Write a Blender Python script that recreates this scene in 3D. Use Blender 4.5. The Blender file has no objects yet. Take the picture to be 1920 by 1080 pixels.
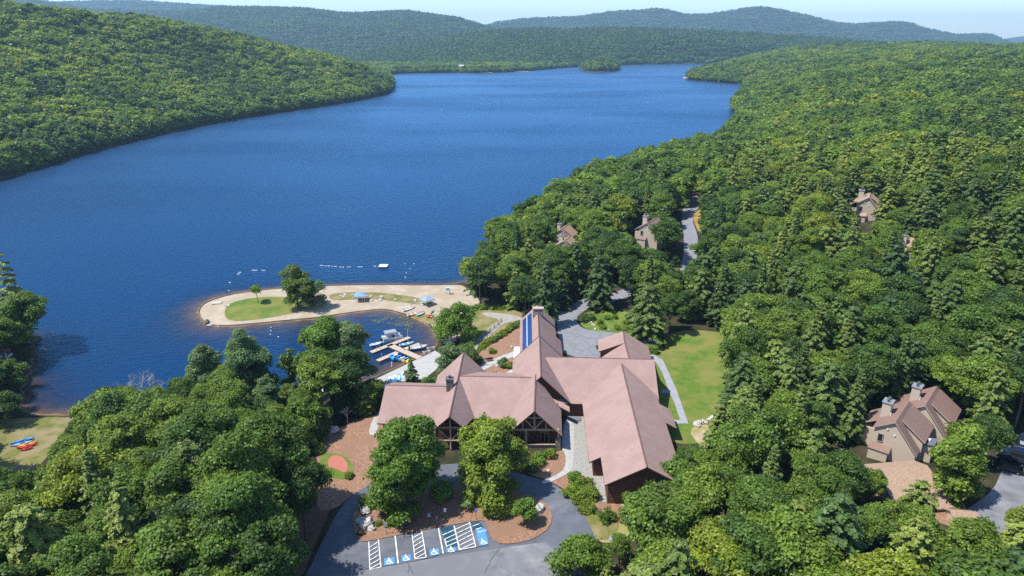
import bpy, math, random
import numpy as np
from mathutils import Vector, Matrix, geometry
from mathutils import noise as mn

# ------------------------------------------------------------------ camera, sky, sun, exposure
F = 1280.0                      # focal length in pixels of a 1920 wide frame
TH = math.atan((540-72)/F)
CAMH = 82.0
S = bpy.context.scene
cam = bpy.data.cameras.new("camera"); camo = bpy.data.objects.new("camera", cam)
S.collection.objects.link(camo); S.camera = camo
cam.sensor_width = 36; cam.lens = 24; cam.clip_start = 1; cam.clip_end = 40000
camo.location = (0, 0, CAMH); camo.rotation_euler = (math.pi/2-TH, 0, 0)

SUN_TO = Vector((-0.46, -0.14, 0.87)).normalized()
elev = math.asin(SUN_TO.z); azim = math.atan2(SUN_TO.x, SUN_TO.y)
world = bpy.data.worlds.new("World"); S.world = world; world.use_nodes = True
wn = world.node_tree.nodes; wl = world.node_tree.links
bg = wn["Background"]; sky = wn.new("ShaderNodeTexSky"); sky.sky_type = 'NISHITA'
sky.sun_disc = False; sky.sun_elevation = elev; sky.sun_rotation = azim % (2*math.pi)
sky.altitude = 300; sky.air_density = 1.0; sky.dust_density = 0.3; sky.ozone_density = 3.0
tint = wn.new("ShaderNodeVectorMath"); tint.operation = 'MULTIPLY'; tint.inputs[1].default_value = (.82, .89, 1.0)
wl.new(sky.outputs[0], tint.inputs[0]); wl.new(tint.outputs[0], bg.inputs[0]); bg.inputs[1].default_value = 0.15
sl = bpy.data.lights.new("sun", 'SUN'); slo = bpy.data.objects.new("sun", sl)
S.collection.objects.link(slo); sl.energy = 4.3; sl.angle = math.radians(0.5); sl.color = (1, .965, .90)
slo.rotation_euler = SUN_TO.to_track_quat('Z', 'Y').to_euler()
S.view_settings.view_transform = 'Standard'; S.view_settings.look = 'None'
S.view_settings.gamma = 1; S.view_settings.exposure = 0.74
S.cycles.use_denoising = False
S.cycles.max_bounces = 6; S.cycles.diffuse_bounces = 3; S.cycles.glossy_bounces = 2
S.cycles.transmission_bounces = 3; S.cycles.transparent_max_bounces = 6
S.cycles.sample_clamp_indirect = 4; S.cycles.sample_clamp_direct = 3.0

rng = np.random.default_rng(7); random.seed(5)
col = S.collection
c_, s_ = math.cos(TH), math.sin(TH)

# ------------------------------------------------------------------ survey helpers: a sight line from the air meets the land
def W(px, py, z):
    u = (px-960)/F; v = (540-py)/F
    d = (u, c_+v*s_, -s_+v*c_); t = (z-CAMH)/d[2]
    return (u*t, d[1]*t, z)
def WY(px, py, y):
    u = (px-960)/F; v = (540-py)/F
    t = y/(c_+v*s_)
    return (u*t, y, CAMH+t*(-s_+v*c_))
def proj(P):
    P = np.asarray(P, float)
    x, y, z = P[..., 0], P[..., 1], P[..., 2]-CAMH
    dep = y*c_-z*s_
    up = y*s_+z*c_
    dep = np.where(dep > .1, dep, .1)
    return 960+F*x/dep, 540-F*up/dep, dep

def inpoly(X, Y, poly):
    X = np.asarray(X, float); Y = np.asarray(Y, float)
    r = np.zeros(X.shape, bool); n = len(poly)
    for i in range(n):
        x0, y0 = poly[i][:2]; x1, y1 = poly[(i+1) % n][:2]
        if y0 == y1: continue
        c = ((y0 > Y) != (y1 > Y)) & (X < (x1-x0)*(Y-y0)/(y1-y0)+x0)
        r ^= c
    return r
def segdist(X, Y, poly, closed=True):
    d = np.full(np.shape(X), 1e18); n = len(poly)
    for i in range(n if closed else n-1):
        ax, ay = poly[i][:2]; bx, by = poly[(i+1) % n][:2]
        dx, dy = bx-ax, by-ay; L = dx*dx+dy*dy+1e-9
        t = np.clip(((X-ax)*dx+(Y-ay)*dy)/L, 0, 1)
        q = (X-ax-t*dx)**2+(Y-ay-t*dy)**2
        np.minimum(d, q, out=d)
    return np.sqrt(d)
def smooth(poly, it=2, closed=True):
    p = [tuple(q) for q in poly]
    for _ in range(it):
        o = []; n = len(p)
        if not closed: o.append(p[0])
        for i in range(n if closed else n-1):
            a, b = p[i], p[(i+1) % n]
            o.append(tuple(.75*a[k]+.25*b[k] for k in range(len(a))))
            o.append(tuple(.25*a[k]+.75*b[k] for k in range(len(a))))
        if not closed: o.append(p[-1])
        p = o
    return p

shore_px = [(-900,560),(-300,640),(20,612),(62,640),(66,680),(40,735),(40,778),(130,779),(300,785),(450,772),(560,747),(640,728),(692,714),(815,656),
 (824,640),(815,622),(800,606),(765,592),(720,580),(690,583),(650,588),(600,597),(540,602),(470,609),(415,613),(385,609),(370,590),(374,573),(400,559),
 (450,548),(520,540),(600,535),(700,533),(800,534),(858,532),(895,522),(915,480),(965,430),(1015,398),(1080,368),(1150,338),(1250,303),(1330,284),
 (1352,262),(1372,243),(1392,222),(1377,208),(1374,200),(1385,186),(1400,168),(1412,160),(1380,157),(1330,153),(1294,150),(1287,147),(1292,141),(1340,132),
 (1400,124),(1440,121),(1430,118.5),(1300,118.5),(1165,122),(1050,127),(1015,131),(920,137),(860,136),(790,137),(728,138),(728,146),(736,155),(736,166),(728,174),(700,182),
 (650,192),(560,205),(450,222),(370,236),(270,258),(150,290),(60,318),(0,336),(-300,400),(-900,480)]
LAKE = [W(x, y, 0)[:2] for x, y in smooth(shore_px, 1)]
ISLE = [W(x, y, 0)[:2] for x, y in smooth([(1090,133),(1125,135.5),(1162,133),(1160,128),(1125,125.5),(1092,128)], 1)]
LK = np.array(LAKE)

ctrl = []
def cp(px, py, z): ctrl.append(W(px, py, z))
for q in [(600,1040,4.8),(800,1000,4.8),(1000,1070,4.8),(700,790,4.6),(1050,850,5),(1120,940,5),(900,900,4.9),(960,800,5),(1150,650,5),(1240,640,5),(1070,600,4.3),
          (1000,600,3.6),(920,620,3.0),(880,690,3.4),(1300,700,5.2),(1330,790,5.4),(760,720,2.2),(700,740,2.0),(820,690,2.2),
          (1290,490,7.5),(1290,430,9.5),(1295,375,12),(1200,520,6),(1205,460,10),(1100,480,6),(1060,460,5),(40,850,2.0),(60,810,1.2),(0,1000,3),(200,1000,6),(400,1000,6),(300,880,5),
          (500,900,5),(200,850,3.5),(450,850,4),(1630,425,20),(1560,500,14),(1450,600,8),(1400,700,6.5),(1500,850,7),(1750,500,17),(1850,650,14),(1880,870,9),(1700,860,9),(1800,960,9),(1696,868,9),
          (1400,1000,6.5),(1600,1050,8),(1850,1060,9),(1480,420,16),(1900,420,30),(1100,1060,5),(1250,880,5.2)]: cp(*q)
for (x, y, z) in [(0,30,6),(-80,60,7),(80,50,8),(0,-150,10),(-250,0,12),(250,0,20),(200,120,22),(-200,120,12),(-300,200,25),(-420,300,50),
                  (300,250,40),(400,450,44),(330,420,34),(550,500,52),(450,700,40),(600,800,44),(800,700,50),(900,1300,50),(500,1000,34),(520,1200,34),(560,1500,38),(800,1900,54),(1200,1700,54),(1500,1400,60),(1500,2300,50),
                  (1000,400,70),(1000,0,60),(420,1560,14),(640,1950,30)]: ctrl.append((x, y, z))
# crest of the near hill, right, and the one behind it
for px, py, y in [(1480,160,820),(1560,138,840),(1700,126,800),(1920,128,700),(2200,120,650)]:
    x, y, z = WY(px, py, y); ctrl.append((x, y, z-15))
for px, py, y in [(1500,100,1750),(1600,90,1650),(1700,84,1600),(1820,85,1500),(1920,92,1450),(2100,90,1400)]:
    x, y, z = WY(px, py, y); ctrl.append((x, y, z-14))
# crest of the left hill
for px, py, y in [(-400,-20,700),(0,10,820),(150,24,900),(300,44,1000),(430,63,1100),(560,87,1180),(650,112,1230),(710,134,1230)]:
    x, y, z = WY(px, py, y); ctrl.append((x, y, z-14))
for x, y, z in [(-1300,1000,90),(-900,1400,60),(-600,1500,25),(-1500,500,130),(-350,1500,5),(-1200,2000,20),(-480,600,40),(-700,600,90),(-300,1000,16),(-450,900,48)]: ctrl.append((x, y, z))
for i in range(0, len(LAKE), 3): ctrl.append((LAKE[i][0], LAKE[i][1], 1.0))
CT = np.array(ctrl); CC = 12.0
D = np.sqrt((CT[:, None, 0]-CT[None, :, 0])**2+(CT[:, None, 1]-CT[None, :, 1])**2+CC*CC)
n_ = len(CT)
A_ = np.zeros((n_+3, n_+3)); A_[:n_, :n_] = D-np.eye(n_)*0.8; A_[:n_, n_] = 1; A_[:n_, n_+1:] = CT[:, :2]/1000; A_[n_, :n_] = 1; A_[n_+1:, :n_] = CT[:, :2].T/1000
RB = np.linalg.solve(A_, np.concatenate([CT[:, 2], [0, 0, 0]]))
def rbf(X, Y):
    o = RB[n_]+RB[n_+1]*X/1000+RB[n_+2]*Y/1000
    for i in range(n_): o = o+RB[i]*np.sqrt((X-CT[i, 0])**2+(Y-CT[i, 1])**2+CC*CC)
    return o

# far ranges: crest lines seen above the lake, each at its own distance
RIDGES = []
def ridge(D_, w, pts, th):
    q = np.array([WY(px, py, D_) for px, py in pts]); RIDGES.append((q[:, 0], q[:, 2]-th, D_, w))
ridge(2900, 900, [(-300,60),(500,100),(620,104),(700,94),(800,77),(900,59),(1000,53),(1080,55),(1150,51),(1280,56),(1400,62),(1550,72),(1650,80),(1800,86),(2200,90)], 13)
ridge(4300, 1400, [(-500,10),(-100,-2),(60,0),(100,6),(160,20),(330,24),(430,14),(560,15),(650,25),(760,20),(850,33),(915,52),(960,72),(1100,120),(2500,160)], 12)
ridge(6300, 1800, [(-800,0),(0,8),(170,2),(250,0),(350,8),(430,12),(560,20),(700,60),(880,70),(930,43),(1000,34),(1090,31),(1150,21),(1230,16),(1290,28),(1340,26),(1420,12),(1480,23),(1560,42),(1600,46),(1690,40),(1730,54),(1790,66),(1850,63),(1890,82),(1925,98),(2400,110)], 12)
ridge(9800, 1800, [(-800,30),(1500,70),(1850,78),(1900,68),(1960,62),(2300,60)], 12)
def vnoise(X, Y, sc, seed):
    r = np.random.default_rng(seed); G = r.random((97, 97))
    x = (X/sc) % 96; y = (Y/sc) % 96
    xi = np.floor(x).astype(int); yi = np.floor(y).astype(int); fx = x-xi; fy = y-yi
    fx = fx*fx*(3-2*fx); fy = fy*fy*(3-2*fy)
    return (G[xi, yi]*(1-fx)+G[xi+1, yi]*fx)*(1-fy)+(G[xi, yi+1]*(1-fx)+G[xi+1, yi+1]*fx)*fy
def hland(X, Y):
    r = np.clip(rbf(X, Y), 1.0, 150)
    r = r+(1-np.exp(-np.abs(r)/40))*(10*(vnoise(X, Y, 90, 3)-.5)+8*(vnoise(X, Y, 45, 4)-.5))*np.clip((Y-300)/200, 0, 1)
    f = np.clip((Y-1900)/700, 0, 1); f = f*f*(3-2*f)
    r = r*(1-f)+8*f
    for xs, zs, D_, w in RIDGES:
        zt = np.interp(X*D_/np.maximum(Y, 500), xs, zs)
        t = np.clip(1-(D_-Y)/w, 0, 1); t = t*t*(3-2*t)
        k = np.clip(1-(Y-D_)/(w*1.2), 0, 1); k = k*k*(3-2*k)
        m = np.where(Y < D_, t, k)
        nz = (vnoise(X, Y, 330, 11)-.5)*.22+(vnoise(X, Y, 800, 12)-.5)*.25
        edge = np.clip(np.abs(D_-Y)/w*2.5, 0, 1)
        h = np.maximum(zt, 0)*m*(1+nz*edge)
        r = np.where(Y > 1500, np.maximum(r, h), r)
    return r
def height(X, Y):
    X = np.atleast_1d(np.asarray(X, float)); Y = np.atleast_1d(np.asarray(Y, float))
    ins = inpoly(X, Y, LAKE) & ~inpoly(X, Y, ISLE)
    d = np.minimum(segdist(X, Y, LAKE), segdist(X, Y, ISLE))
    H = hland(X, Y)
    H = np.where(inpoly(X, Y, ISLE), 26.0, H)
    land = .12+(1-np.exp(-d/(14+np.clip(Y-1500, 0, 1000)*.05)))*np.maximum(H-.1, .3)
    near = np.clip((245-Y)/25, 0, 1)*np.clip((X+125)/15, 0, 1)*np.clip((Y-120)/20, 0, 1)
    cove = 0*near*np.clip((205-Y)/10, 0, 1)*np.clip((X+75)/12, 0, 1)
    wat = .12-np.minimum(d*(.26-.13*near)+.1*np.minimum(d, 1.5), 7)
    return np.where(ins, wat, land)
def h1(x, y): return float(height(x, y)[0])
def G(px, py, lift=0.0):
    u = (px-960)/F; v = (540-py)/F; d = np.array([u, c_+v*s_, -s_+v*c_])
    ts = np.geomspace(60, 9000, 260); P = d[None]*ts[:, None]+np.array([0, 0, CAMH])
    hh = np.maximum(height(P[:, 0], P[:, 1]), 0.0)
    k = np.argmax(P[:, 2] < hh)
    if not (P[:, 2] < hh).any(): k = len(ts)-1
    a, b = ts[max(k-1, 0)], ts[k]
    for _ in range(3):
        t = np.linspace(a, b, 12); P = d[None]*t[:, None]+np.array([0, 0, CAMH])
        hh = np.maximum(height(P[:, 0], P[:, 1]), 0.0)
        q = max(int(np.argmax(P[:, 2] < hh)), 1); a, b = t[q-1], t[q]
    p = d*b+np.array([0, 0, CAMH])
    return (float(p[0]), float(p[1]), float(max(h1(p[0], p[1]), 0.0)+lift))

# ------------------------------------------------------------------ materials
MATS = {}
def lin(c): return tuple(c)+(1,)
def mat(name, c1, c2=None, scale=1.0, rough=.8, detail=4, bump=0, bscale=None, spec=.25, metal=0, stretch=(1, 1, 1), c3=None, s3=.05, lo=.35, hi=.65, coord='Object'):
    if name in MATS: return MATS[name]
    m = bpy.data.materials.new(name); m.use_nodes = True; N = m.node_tree.nodes; L = m.node_tree.links
    b = N["Principled BSDF"]; b.inputs["Roughness"].default_value = rough; b.inputs["Metallic"].default_value = metal
    b.inputs["Specular IOR Level"].default_value = spec; b.inputs["Base Color"].default_value = lin(c1)
    tc = N.new("ShaderNodeTexCoord"); mp = N.new("ShaderNodeMapping"); mp.inputs["Scale"].default_value = stretch
    L.new(tc.outputs[coord], mp.inputs[0])
    if c2:
        n = N.new("ShaderNodeTexNoise"); n.inputs["Scale"].default_value = scale; n.inputs["Detail"].default_value = detail; n.inputs["Roughness"].default_value = .65
        L.new(mp.outputs[0], n.inputs["Vector"])
        r = N.new("ShaderNodeValToRGB"); r.color_ramp.elements[0].position = lo; r.color_ramp.elements[1].position = hi
        r.color_ramp.elements[0].color = lin(c1); r.color_ramp.elements[1].color = lin(c2)
        L.new(n.outputs[0], r.inputs[0]); out = r.outputs[0]
        if c3:
            n3 = N.new("ShaderNodeTexNoise"); n3.inputs["Scale"].default_value = s3; n3.inputs["Detail"].default_value = 3
            L.new(tc.outputs[coord], n3.inputs["Vector"])
            r3 = N.new("ShaderNodeValToRGB"); r3.color_ramp.elements[0].position = .42; r3.color_ramp.elements[1].position = .62
            L.new(n3.outputs[0], r3.inputs[0]); mx = N.new("ShaderNodeMix"); mx.data_type = 'RGBA'
            L.new(r3.outputs[0], mx.inputs[0]); L.new(out, mx.inputs[6]); mx.inputs[7].default_value = lin(c3); out = mx.outputs[2]
        L.new(out, b.inputs["Base Color"])
    if bump:
        nb = N.new("ShaderNodeTexNoise"); nb.inputs["Scale"].default_value = bscale or scale*3; nb.inputs["Detail"].default_value = 3
        L.new(mp.outputs[0], nb.inputs["Vector"]); bp = N.new("ShaderNodeBump"); bp.inputs["Strength"].default_value = bump; bp.inputs["Distance"].default_value = .3
        L.new(nb.outputs[0], bp.inputs["Height"]); L.new(bp.outputs[0], b.inputs["Normal"])
    MATS[name] = m; return m

def leafmat(name, stops, trans=.38, tintamt=.6, rough=.5):
    m = bpy.data.materials.new(name); m.use_nodes = True; N = m.node_tree.nodes; L = m.node_tree.links
    b = N["Principled BSDF"]; out = N["Material Output"]
    b.inputs["Roughness"].default_value = rough; b.inputs["Specular IOR Level"].default_value = .3
    oi = N.new("ShaderNodeObjectInfo"); r = N.new("ShaderNodeValToRGB"); cr = r.color_ramp
    while len(cr.elements) < len(stops): cr.elements.new(.5)
    for e, (p, c) in zip(cr.elements, stops): e.position = p; e.color = lin(c)
    nz = N.new("ShaderNodeTexNoise"); nz.inputs["Scale"].default_value = .011; nz.inputs["Detail"].default_value = 3; L.new(oi.outputs["Location"], nz.inputs["Vector"])
    ma = N.new("ShaderNodeMath"); ma.operation = 'MULTIPLY_ADD'; ma.inputs[1].default_value = 2.4; ma.inputs[2].default_value = -1.2; L.new(nz.outputs[0], ma.inputs[0])
    mb_ = N.new("ShaderNodeMath"); mb_.operation = 'ADD'; mb_.use_clamp = True; L.new(ma.outputs[0], mb_.inputs[0]); L.new(oi.outputs["Random"], mb_.inputs[1]); L.new(mb_.outputs[0], r.inputs[0])
    at = N.new("ShaderNodeAttribute"); at.attribute_name = "tint"
    mr = N.new("ShaderNodeMapRange"); mr.inputs[3].default_value = 1-tintamt; mr.inputs[4].default_value = 1+tintamt
    L.new(at.outputs["Fac"], mr.inputs[0])
    mx = N.new("ShaderNodeVectorMath"); mx.operation = 'SCALE'
    L.new(r.outputs[0], mx.inputs[0]); L.new(mr.outputs[0], mx.inputs["Scale"])
    L.new(mx.outputs[0], b.inputs["Base Color"])
    tr = N.new("ShaderNodeBsdfTranslucent"); ms = N.new("ShaderNodeMixShader"); ms.inputs[0].default_value = trans
    ty = N.new("ShaderNodeVectorMath"); ty.operation = 'MULTIPLY'; ty.inputs[1].default_value = (1.5, 1.35, .5)
    L.new(mx.outputs[0], ty.inputs[0]); L.new(ty.outputs[0], tr.inputs[0])
    L.new(b.outputs[0], ms.inputs[1]); L.new(tr.outputs[0], ms.inputs[2]); L.new(ms.outputs[0], out.inputs[0])
    MATS[name] = m; return m
LB = leafmat("broad_leaves", [(0, (0.056,0.108,0.020)), (.25, (0.087,0.155,0.024)), (.5, (0.121,0.198,0.026)), (.75, (0.157,0.236,0.029)), (.97, (0.176,0.255,0.033)), (1, (0.220,0.274,0.029))])
LY = leafmat("yellow_green_leaves", [(0, (.11,.19,.02)), (1, (.16,.22,.025))])
LD = leafmat("maple_leaves", [(0, (0.121,0.213,0.026)), (1, (0.142,0.230,0.028))])
LP = leafmat("pale_leaves", [(0, (0.142,0.224,0.079)), (1, (0.168,0.247,0.089))])
LC = leafmat("conifer_needles", [(0, (0.049,0.092,0.025)), (.4, (0.091,0.144,0.029)), (.8, (0.142,0.192,0.035)), (1, (0.180,0.224,0.037))], trans=.12)
LR = leafmat("brown_leaves", [(0, (.09,.07,.04)), (1, (.12,.09,.05))])
BARK = mat("bark", (.07,.055,.04), (.16,.13,.10), 3, .9)
BARKW = mat("pale_bark", (.35,.33,.30), (.55,.52,.48), 2, .8)
ROOF = mat("rose_shingles", (.282,.184,.155), (.352,.240,.206), 1.6, .85, detail=8, bump=.35, bscale=5, stretch=(1, 1, 2.5), c3=(.288,.190,.160), s3=.3, lo=.3, hi=.7)
ROOFB = mat("brown_shingles", (.19,.115,.090), (.27,.175,.14), 3.0, .85, detail=5, bump=.4, bscale=6, stretch=(1, 1, 2))
ROOFO = mat("tan_shingles", (.28,.185,.125), (.40,.275,.19), 3.0, .85, detail=5, bump=.4, bscale=6, stretch=(1, 1, 2))
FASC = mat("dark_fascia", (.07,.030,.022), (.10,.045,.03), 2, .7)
FASCL = mat("tan_fascia", (.42,.32,.25))
SIDING = mat("brown_siding", (.095,.040,.024), (.15,.065,.038), 2, .8, stretch=(1, 1, 6))
BEIGE = mat("beige_siding", (.44,.36,.275), (.52,.43,.33), 2.5, .8, stretch=(6, 6, .5))
LOG = mat("peeled_log", (.36,.24,.16), (.50,.36,.25), 2, .6)
GLASS = mat("dark_glass", (.02,.025,.03), rough=.08, spec=.6)
STONE = mat("fieldstone", (.10,.09,.08), (.34,.30,.26), 2.2, .9, detail=5, bump=.8, bscale=3, lo=.42, hi=.58)
CONC = mat("concrete", (.30,.295,.275), (.40,.385,.36), 1.2, .85)
ASPH = mat("asphalt", (.075,.082,.098), (.165,.17,.19), .3, .8, detail=8, c3=(.10,.108,.125), s3=.12)
ASPL = mat("worn_asphalt", (.125,.125,.13), (.23,.23,.235), .35, .85, detail=9, c3=(.15,.155,.165), s3=.15)
MULCH = mat("bark_mulch", (.185,.10,.062), (.36,.21,.135), 1.8, .95, detail=9, bump=.8, bscale=4, c3=(.25,.145,.09), s3=.3)
GRASS = mat("mown_grass", (.070,.130,.016), (.130,.185,.024), .55, .95, detail=10, bump=.8, bscale=4, c3=(.185,.18,.045), s3=.16)
DRYG = mat("dry_grass", (.10,.125,.022), (.19,.175,.045), .6, .95, detail=10, bump=.8, bscale=4, c3=(.25,.20,.10), s3=.25)
MEAD = mat("rough_meadow", (.10,.155,.02), (.19,.22,.04), .5, .95, detail=9, bump=1, bscale=3, c3=(.08,.14,.02), s3=.2)
SAND = mat("beach_sand", (.31,.25,.18), (.43,.36,.27), .5, .95, detail=9, c3=(.33,.26,.175), s3=.16)
DIRT = mat("dry_dirt", (.30,.22,.14), (.42,.33,.23), .5, .95, detail=8, c3=(.24,.22,.07), s3=.3)
COBB = mat("cobbles", (.22,.21,.185), (.34,.325,.29), 2.6, .9, detail=3, bump=.4, bscale=3)
LINEP = mat("worn_line_paint", (.30,.30,.29), (.70,.70,.68), 2.2, .7, detail=8, lo=.36, hi=.5)
WHITE = mat("white_paint", (.72,.72,.70), (.80,.80,.78), 3, .6)
BLUEP = mat("blue_paint", (.07,.20,.38), (.10,.30,.52), 2.5, .7, detail=8)
TEAL = mat("dark_teal", (.012,.05,.085), (.025,.085,.12), 1, .6)
WOODD = mat("dock_planks", (.36,.28,.21), (.48,.38,.29), 3, .8, stretch=(1, 1, 1))
ROCK = mat("pale_rock", (.30,.28,.25), (.58,.55,.50), 1.5, .9, detail=6, bump=.7, bscale=3)

# ------------------------------------------------------------------ mesh helpers
def tag(o, label=None, cat=None, group=None, kind=None):
    if label: o['label'] = label
    if cat: o['category'] = cat
    if group: o['group'] = group
    if kind: o['kind'] = kind
    return o
def obj(name, me, parent=None):
    o = bpy.data.objects.new(name, me); col.objects.link(o)
    if parent is not None: o.parent = parent
    return o
def empty(name, loc, rz=0, sc=1.0):
    o = bpy.data.objects.new(name, None); col.objects.link(o); o.location = loc; o.rotation_euler = (0, 0, rz); o.scale = (sc, sc, sc)
    o.empty_display_size = .5
    return o
def fastmesh(name, V, Q, m, tint=None):
    me = bpy.data.meshes.new(name); V = np.asarray(V, np.float32); Q = np.asarray(Q, np.int32)
    me.vertices.add(len(V)); me.vertices.foreach_set('co', V.ravel())
    me.loops.add(Q.size); me.loops.foreach_set('vertex_index', Q.ravel())
    me.polygons.add(len(Q)); me.polygons.foreach_set('loop_start', np.arange(0, Q.size, Q.shape[1], dtype=np.int32))
    if tint is not None:
        a = me.attributes.new('tint', 'FLOAT', 'FACE'); a.data.foreach_set('value', np.asarray(tint, np.float32))
    me.update(calc_edges=True)
    for x in (m if isinstance(m, (list, tuple)) else [m]): me.materials.append(x)
    return me
class MB:
    def __init__(s): s.v = []; s.f = []; s.mi = []
    def add(s, vs, fs, mi=0):
        b = len(s.v); s.v += [tuple(v) for v in vs]; s.f += [tuple(b+i for i in f) for f in fs]; s.mi += [mi]*len(fs)
    def box(s, c, size, rz=0, mi=0, M=None):
        x, y, z = size[0]/2, size[1]/2, size[2]/2; R = Matrix.Rotation(rz, 3, 'Z')
        vs = [Vector((a*x, b*y, d*z)) for d in (-1, 1) for a, b in ((-1, -1), (1, -1), (1, 1), (-1, 1))]
        vs = [(R @ v)+Vector(c) for v in vs]
        if M is not None: vs = [M @ v for v in vs]
        s.add(vs, [(3, 2, 1, 0), (4, 5, 6, 7), (0, 1, 5, 4), (1, 2, 6, 5), (2, 3, 7, 6), (3, 0, 4, 7)], mi)
    def tube(s, p0, p1, r0, r1=None, n=8, mi=0, caps=True):
        r1 = r0 if r1 is None else r1; p0 = Vector(p0); p1 = Vector(p1); d = (p1-p0)
        q = d.to_track_quat('Z', 'Y'); vs = []
        for p, r in ((p0, r0), (p1, r1)):
            for k in range(n):
                a = 2*math.pi*k/n; vs.append(p+q @ Vector((math.cos(a)*r, math.sin(a)*r, 0)))
        fs = [(k, (k+1) % n, n+(k+1) % n, n+k) for k in range(n)]
        if caps: fs += [tuple(range(n-1, -1, -1)), tuple(range(n, 2*n))]
        s.add(vs, fs, mi)
    def prism(s, poly, z0, z1, mi=0, ms=None):        # poly in xy, z0/z1 scalars or lists
        n = len(poly); a = z0 if isinstance(z0, list) else [z0]*n; b = z1 if isinstance(z1, list) else [z1]*n
        vs = [(p[0], p[1], a[i]) for i, p in enumerate(poly)]+[(p[0], p[1], b[i]) for i, p in enumerate(poly)]
        s.add(vs, [tuple(range(n, 2*n))], mi)
        s.add(vs, [tuple(range(n-1, -1, -1))]+[(k, (k+1) % n, n+(k+1) % n, n+k) for k in range(n)], mi if ms is None else ms)
    def blob(s, c, r, seed=0, n=10, amp=.25, mi=0, sc=(1, 1, 1)):
        vs = []; fs = []; m = n//2+1
        for i in range(m+1):
            th = math.pi*i/m
            for k in range(n):
                a = 2*math.pi*k/n; d = Vector((math.sin(th)*math.cos(a), math.sin(th)*math.sin(a), math.cos(th)))
                q = 1+amp*mn.noise(d*1.7+Vector((seed*3.1, seed, 0)))*2
                vs.append((c[0]+d.x*r*q*sc[0], c[1]+d.y*r*q*sc[1], c[2]+d.z*r*q*sc[2]))
        for i in range(m):
            for k in range(n): fs.append((i*n+k, (i+1)*n+k, (i+1)*n+(k+1) % n, i*n+(k+1) % n))
        s.add(vs, fs, mi)
    def build(s, name, m, parent=None, smooth_=False, loc=None):
        me = bpy.data.meshes.new(name); me.from_pydata(s.v, [], s.f)
        for x in (m if isinstance(m, (list, tuple)) else [m]): me.materials.append(x)
        me.polygons.foreach_set('material_index', s.mi)
        if smooth_: me.polygons.foreach_set('use_smooth', [True]*len(me.polygons))
        me.update(); o = obj(name, me, parent)
        if loc: o.location = loc
        return o

# ------------------------------------------------------------------ terrain and lake
def axis(lo, hi, c, step, b):
    a = step*b; n0 = int(math.asinh((c-lo)/a)*b)+1; n1 = int(math.asinh((hi-c)/a)*b)+1
    return c+a*np.sinh(np.arange(-n0, n1+1)/b)
xs = axis(-8500, 8500, -10, 1.6, 52); ys = axis(-400, 11500, 165, 1.6, 50)
XX, YY = np.meshgrid(xs, ys, indexing='ij'); ZZ = height(XX.ravel(), YY.ravel()).reshape(XX.shape)
NX, NY = XX.shape
I = np.arange(NX*NY).reshape(NX, NY)
height_exact = height
def height(X, Y):          # read back from the terrain mesh itself
    X = np.atleast_1d(np.asarray(X, float)); Y = np.atleast_1d(np.asarray(Y, float))
    i = np.clip(np.searchsorted(xs, X)-1, 0, NX-2); j = np.clip(np.searchsorted(ys, Y)-1, 0, NY-2)
    u = np.clip((X-xs[i])/(xs[i+1]-xs[i]), 0, 1); v = np.clip((Y-ys[j])/(ys[j+1]-ys[j]), 0, 1)
    return (ZZ[i, j]*(1-u)+ZZ[i+1, j]*u)*(1-v)+(ZZ[i, j+1]*(1-u)+ZZ[i+1, j+1]*u)*v
Q = np.stack([I[:-1, :-1].ravel(), I[1:, :-1].ravel(), I[1:, 1:].ravel(), I[:-1, 1:].ravel()], 1)
GM = mat("forest_floor", (.028,.032,.014), (.075,.055,.030), .4, .95, detail=8, c3=(.03,.05,.014), s3=.02)
# lake bed: sand and brown silt (a real colour of the bed, reads through the shallows)
g = bpy.data.materials.new("ground_mix"); g.use_nodes = True; N = g.node_tree.nodes; L = g.node_tree.links; b = N["Principled BSDF"]
b.inputs["Roughness"].default_value = .95; b.inputs["Specular IOR Level"].default_value = .1
geo = N.new("ShaderNodeNewGeometry"); sep = N.new("ShaderNodeSeparateXYZ"); L.new(geo.outputs["Position"], sep.inputs[0])
n1 = N.new("ShaderNodeTexNoise"); n1.inputs["Scale"].default_value = .25; n1.inputs["Detail"].default_value = 8; L.new(geo.outputs["Position"], n1.inputs["Vector"])
r1 = N.new("ShaderNodeValToRGB"); r1.color_ramp.elements[0].position = .35; r1.color_ramp.elements[1].position = .7
r1.color_ramp.elements[0].color = (.020,.028,.012, 1); r1.color_ramp.elements[1].color = (.070,.052,.030, 1); L.new(n1.outputs[0], r1.inputs[0])
r2 = N.new("ShaderNodeValToRGB"); r2.color_ramp.elements[0].position = .3; r2.color_ramp.elements[1].position = .75
r2.color_ramp.elements[0].color = (.13,.085,.05, 1); r2.color_ramp.elements[1].color = (.30,.215,.135, 1); L.new(n1.outputs[0], r2.inputs[0])
mr = N.new("ShaderNodeMapRange"); mr.inputs[1].default_value = .0; mr.inputs[2].default_value = .14; L.new(sep.outputs[2], mr.inputs[0])
mx = N.new("ShaderNodeMix"); mx.data_type = 'RGBA'; L.new(mr.outputs[0], mx.inputs[0]); L.new(r2.outputs[0], mx.inputs[6]); L.new(r1.outputs[0], mx.inputs[7]); L.new(mx.outputs[2], b.inputs["Base Color"])
me = fastmesh("terrain", np.stack([XX.ravel(), YY.ravel(), ZZ.ravel()], 1), Q, g)
me.polygons.foreach_set('use_smooth', [True]*len(me.polygons))
tag(obj("terrain", me), kind='structure')

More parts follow.
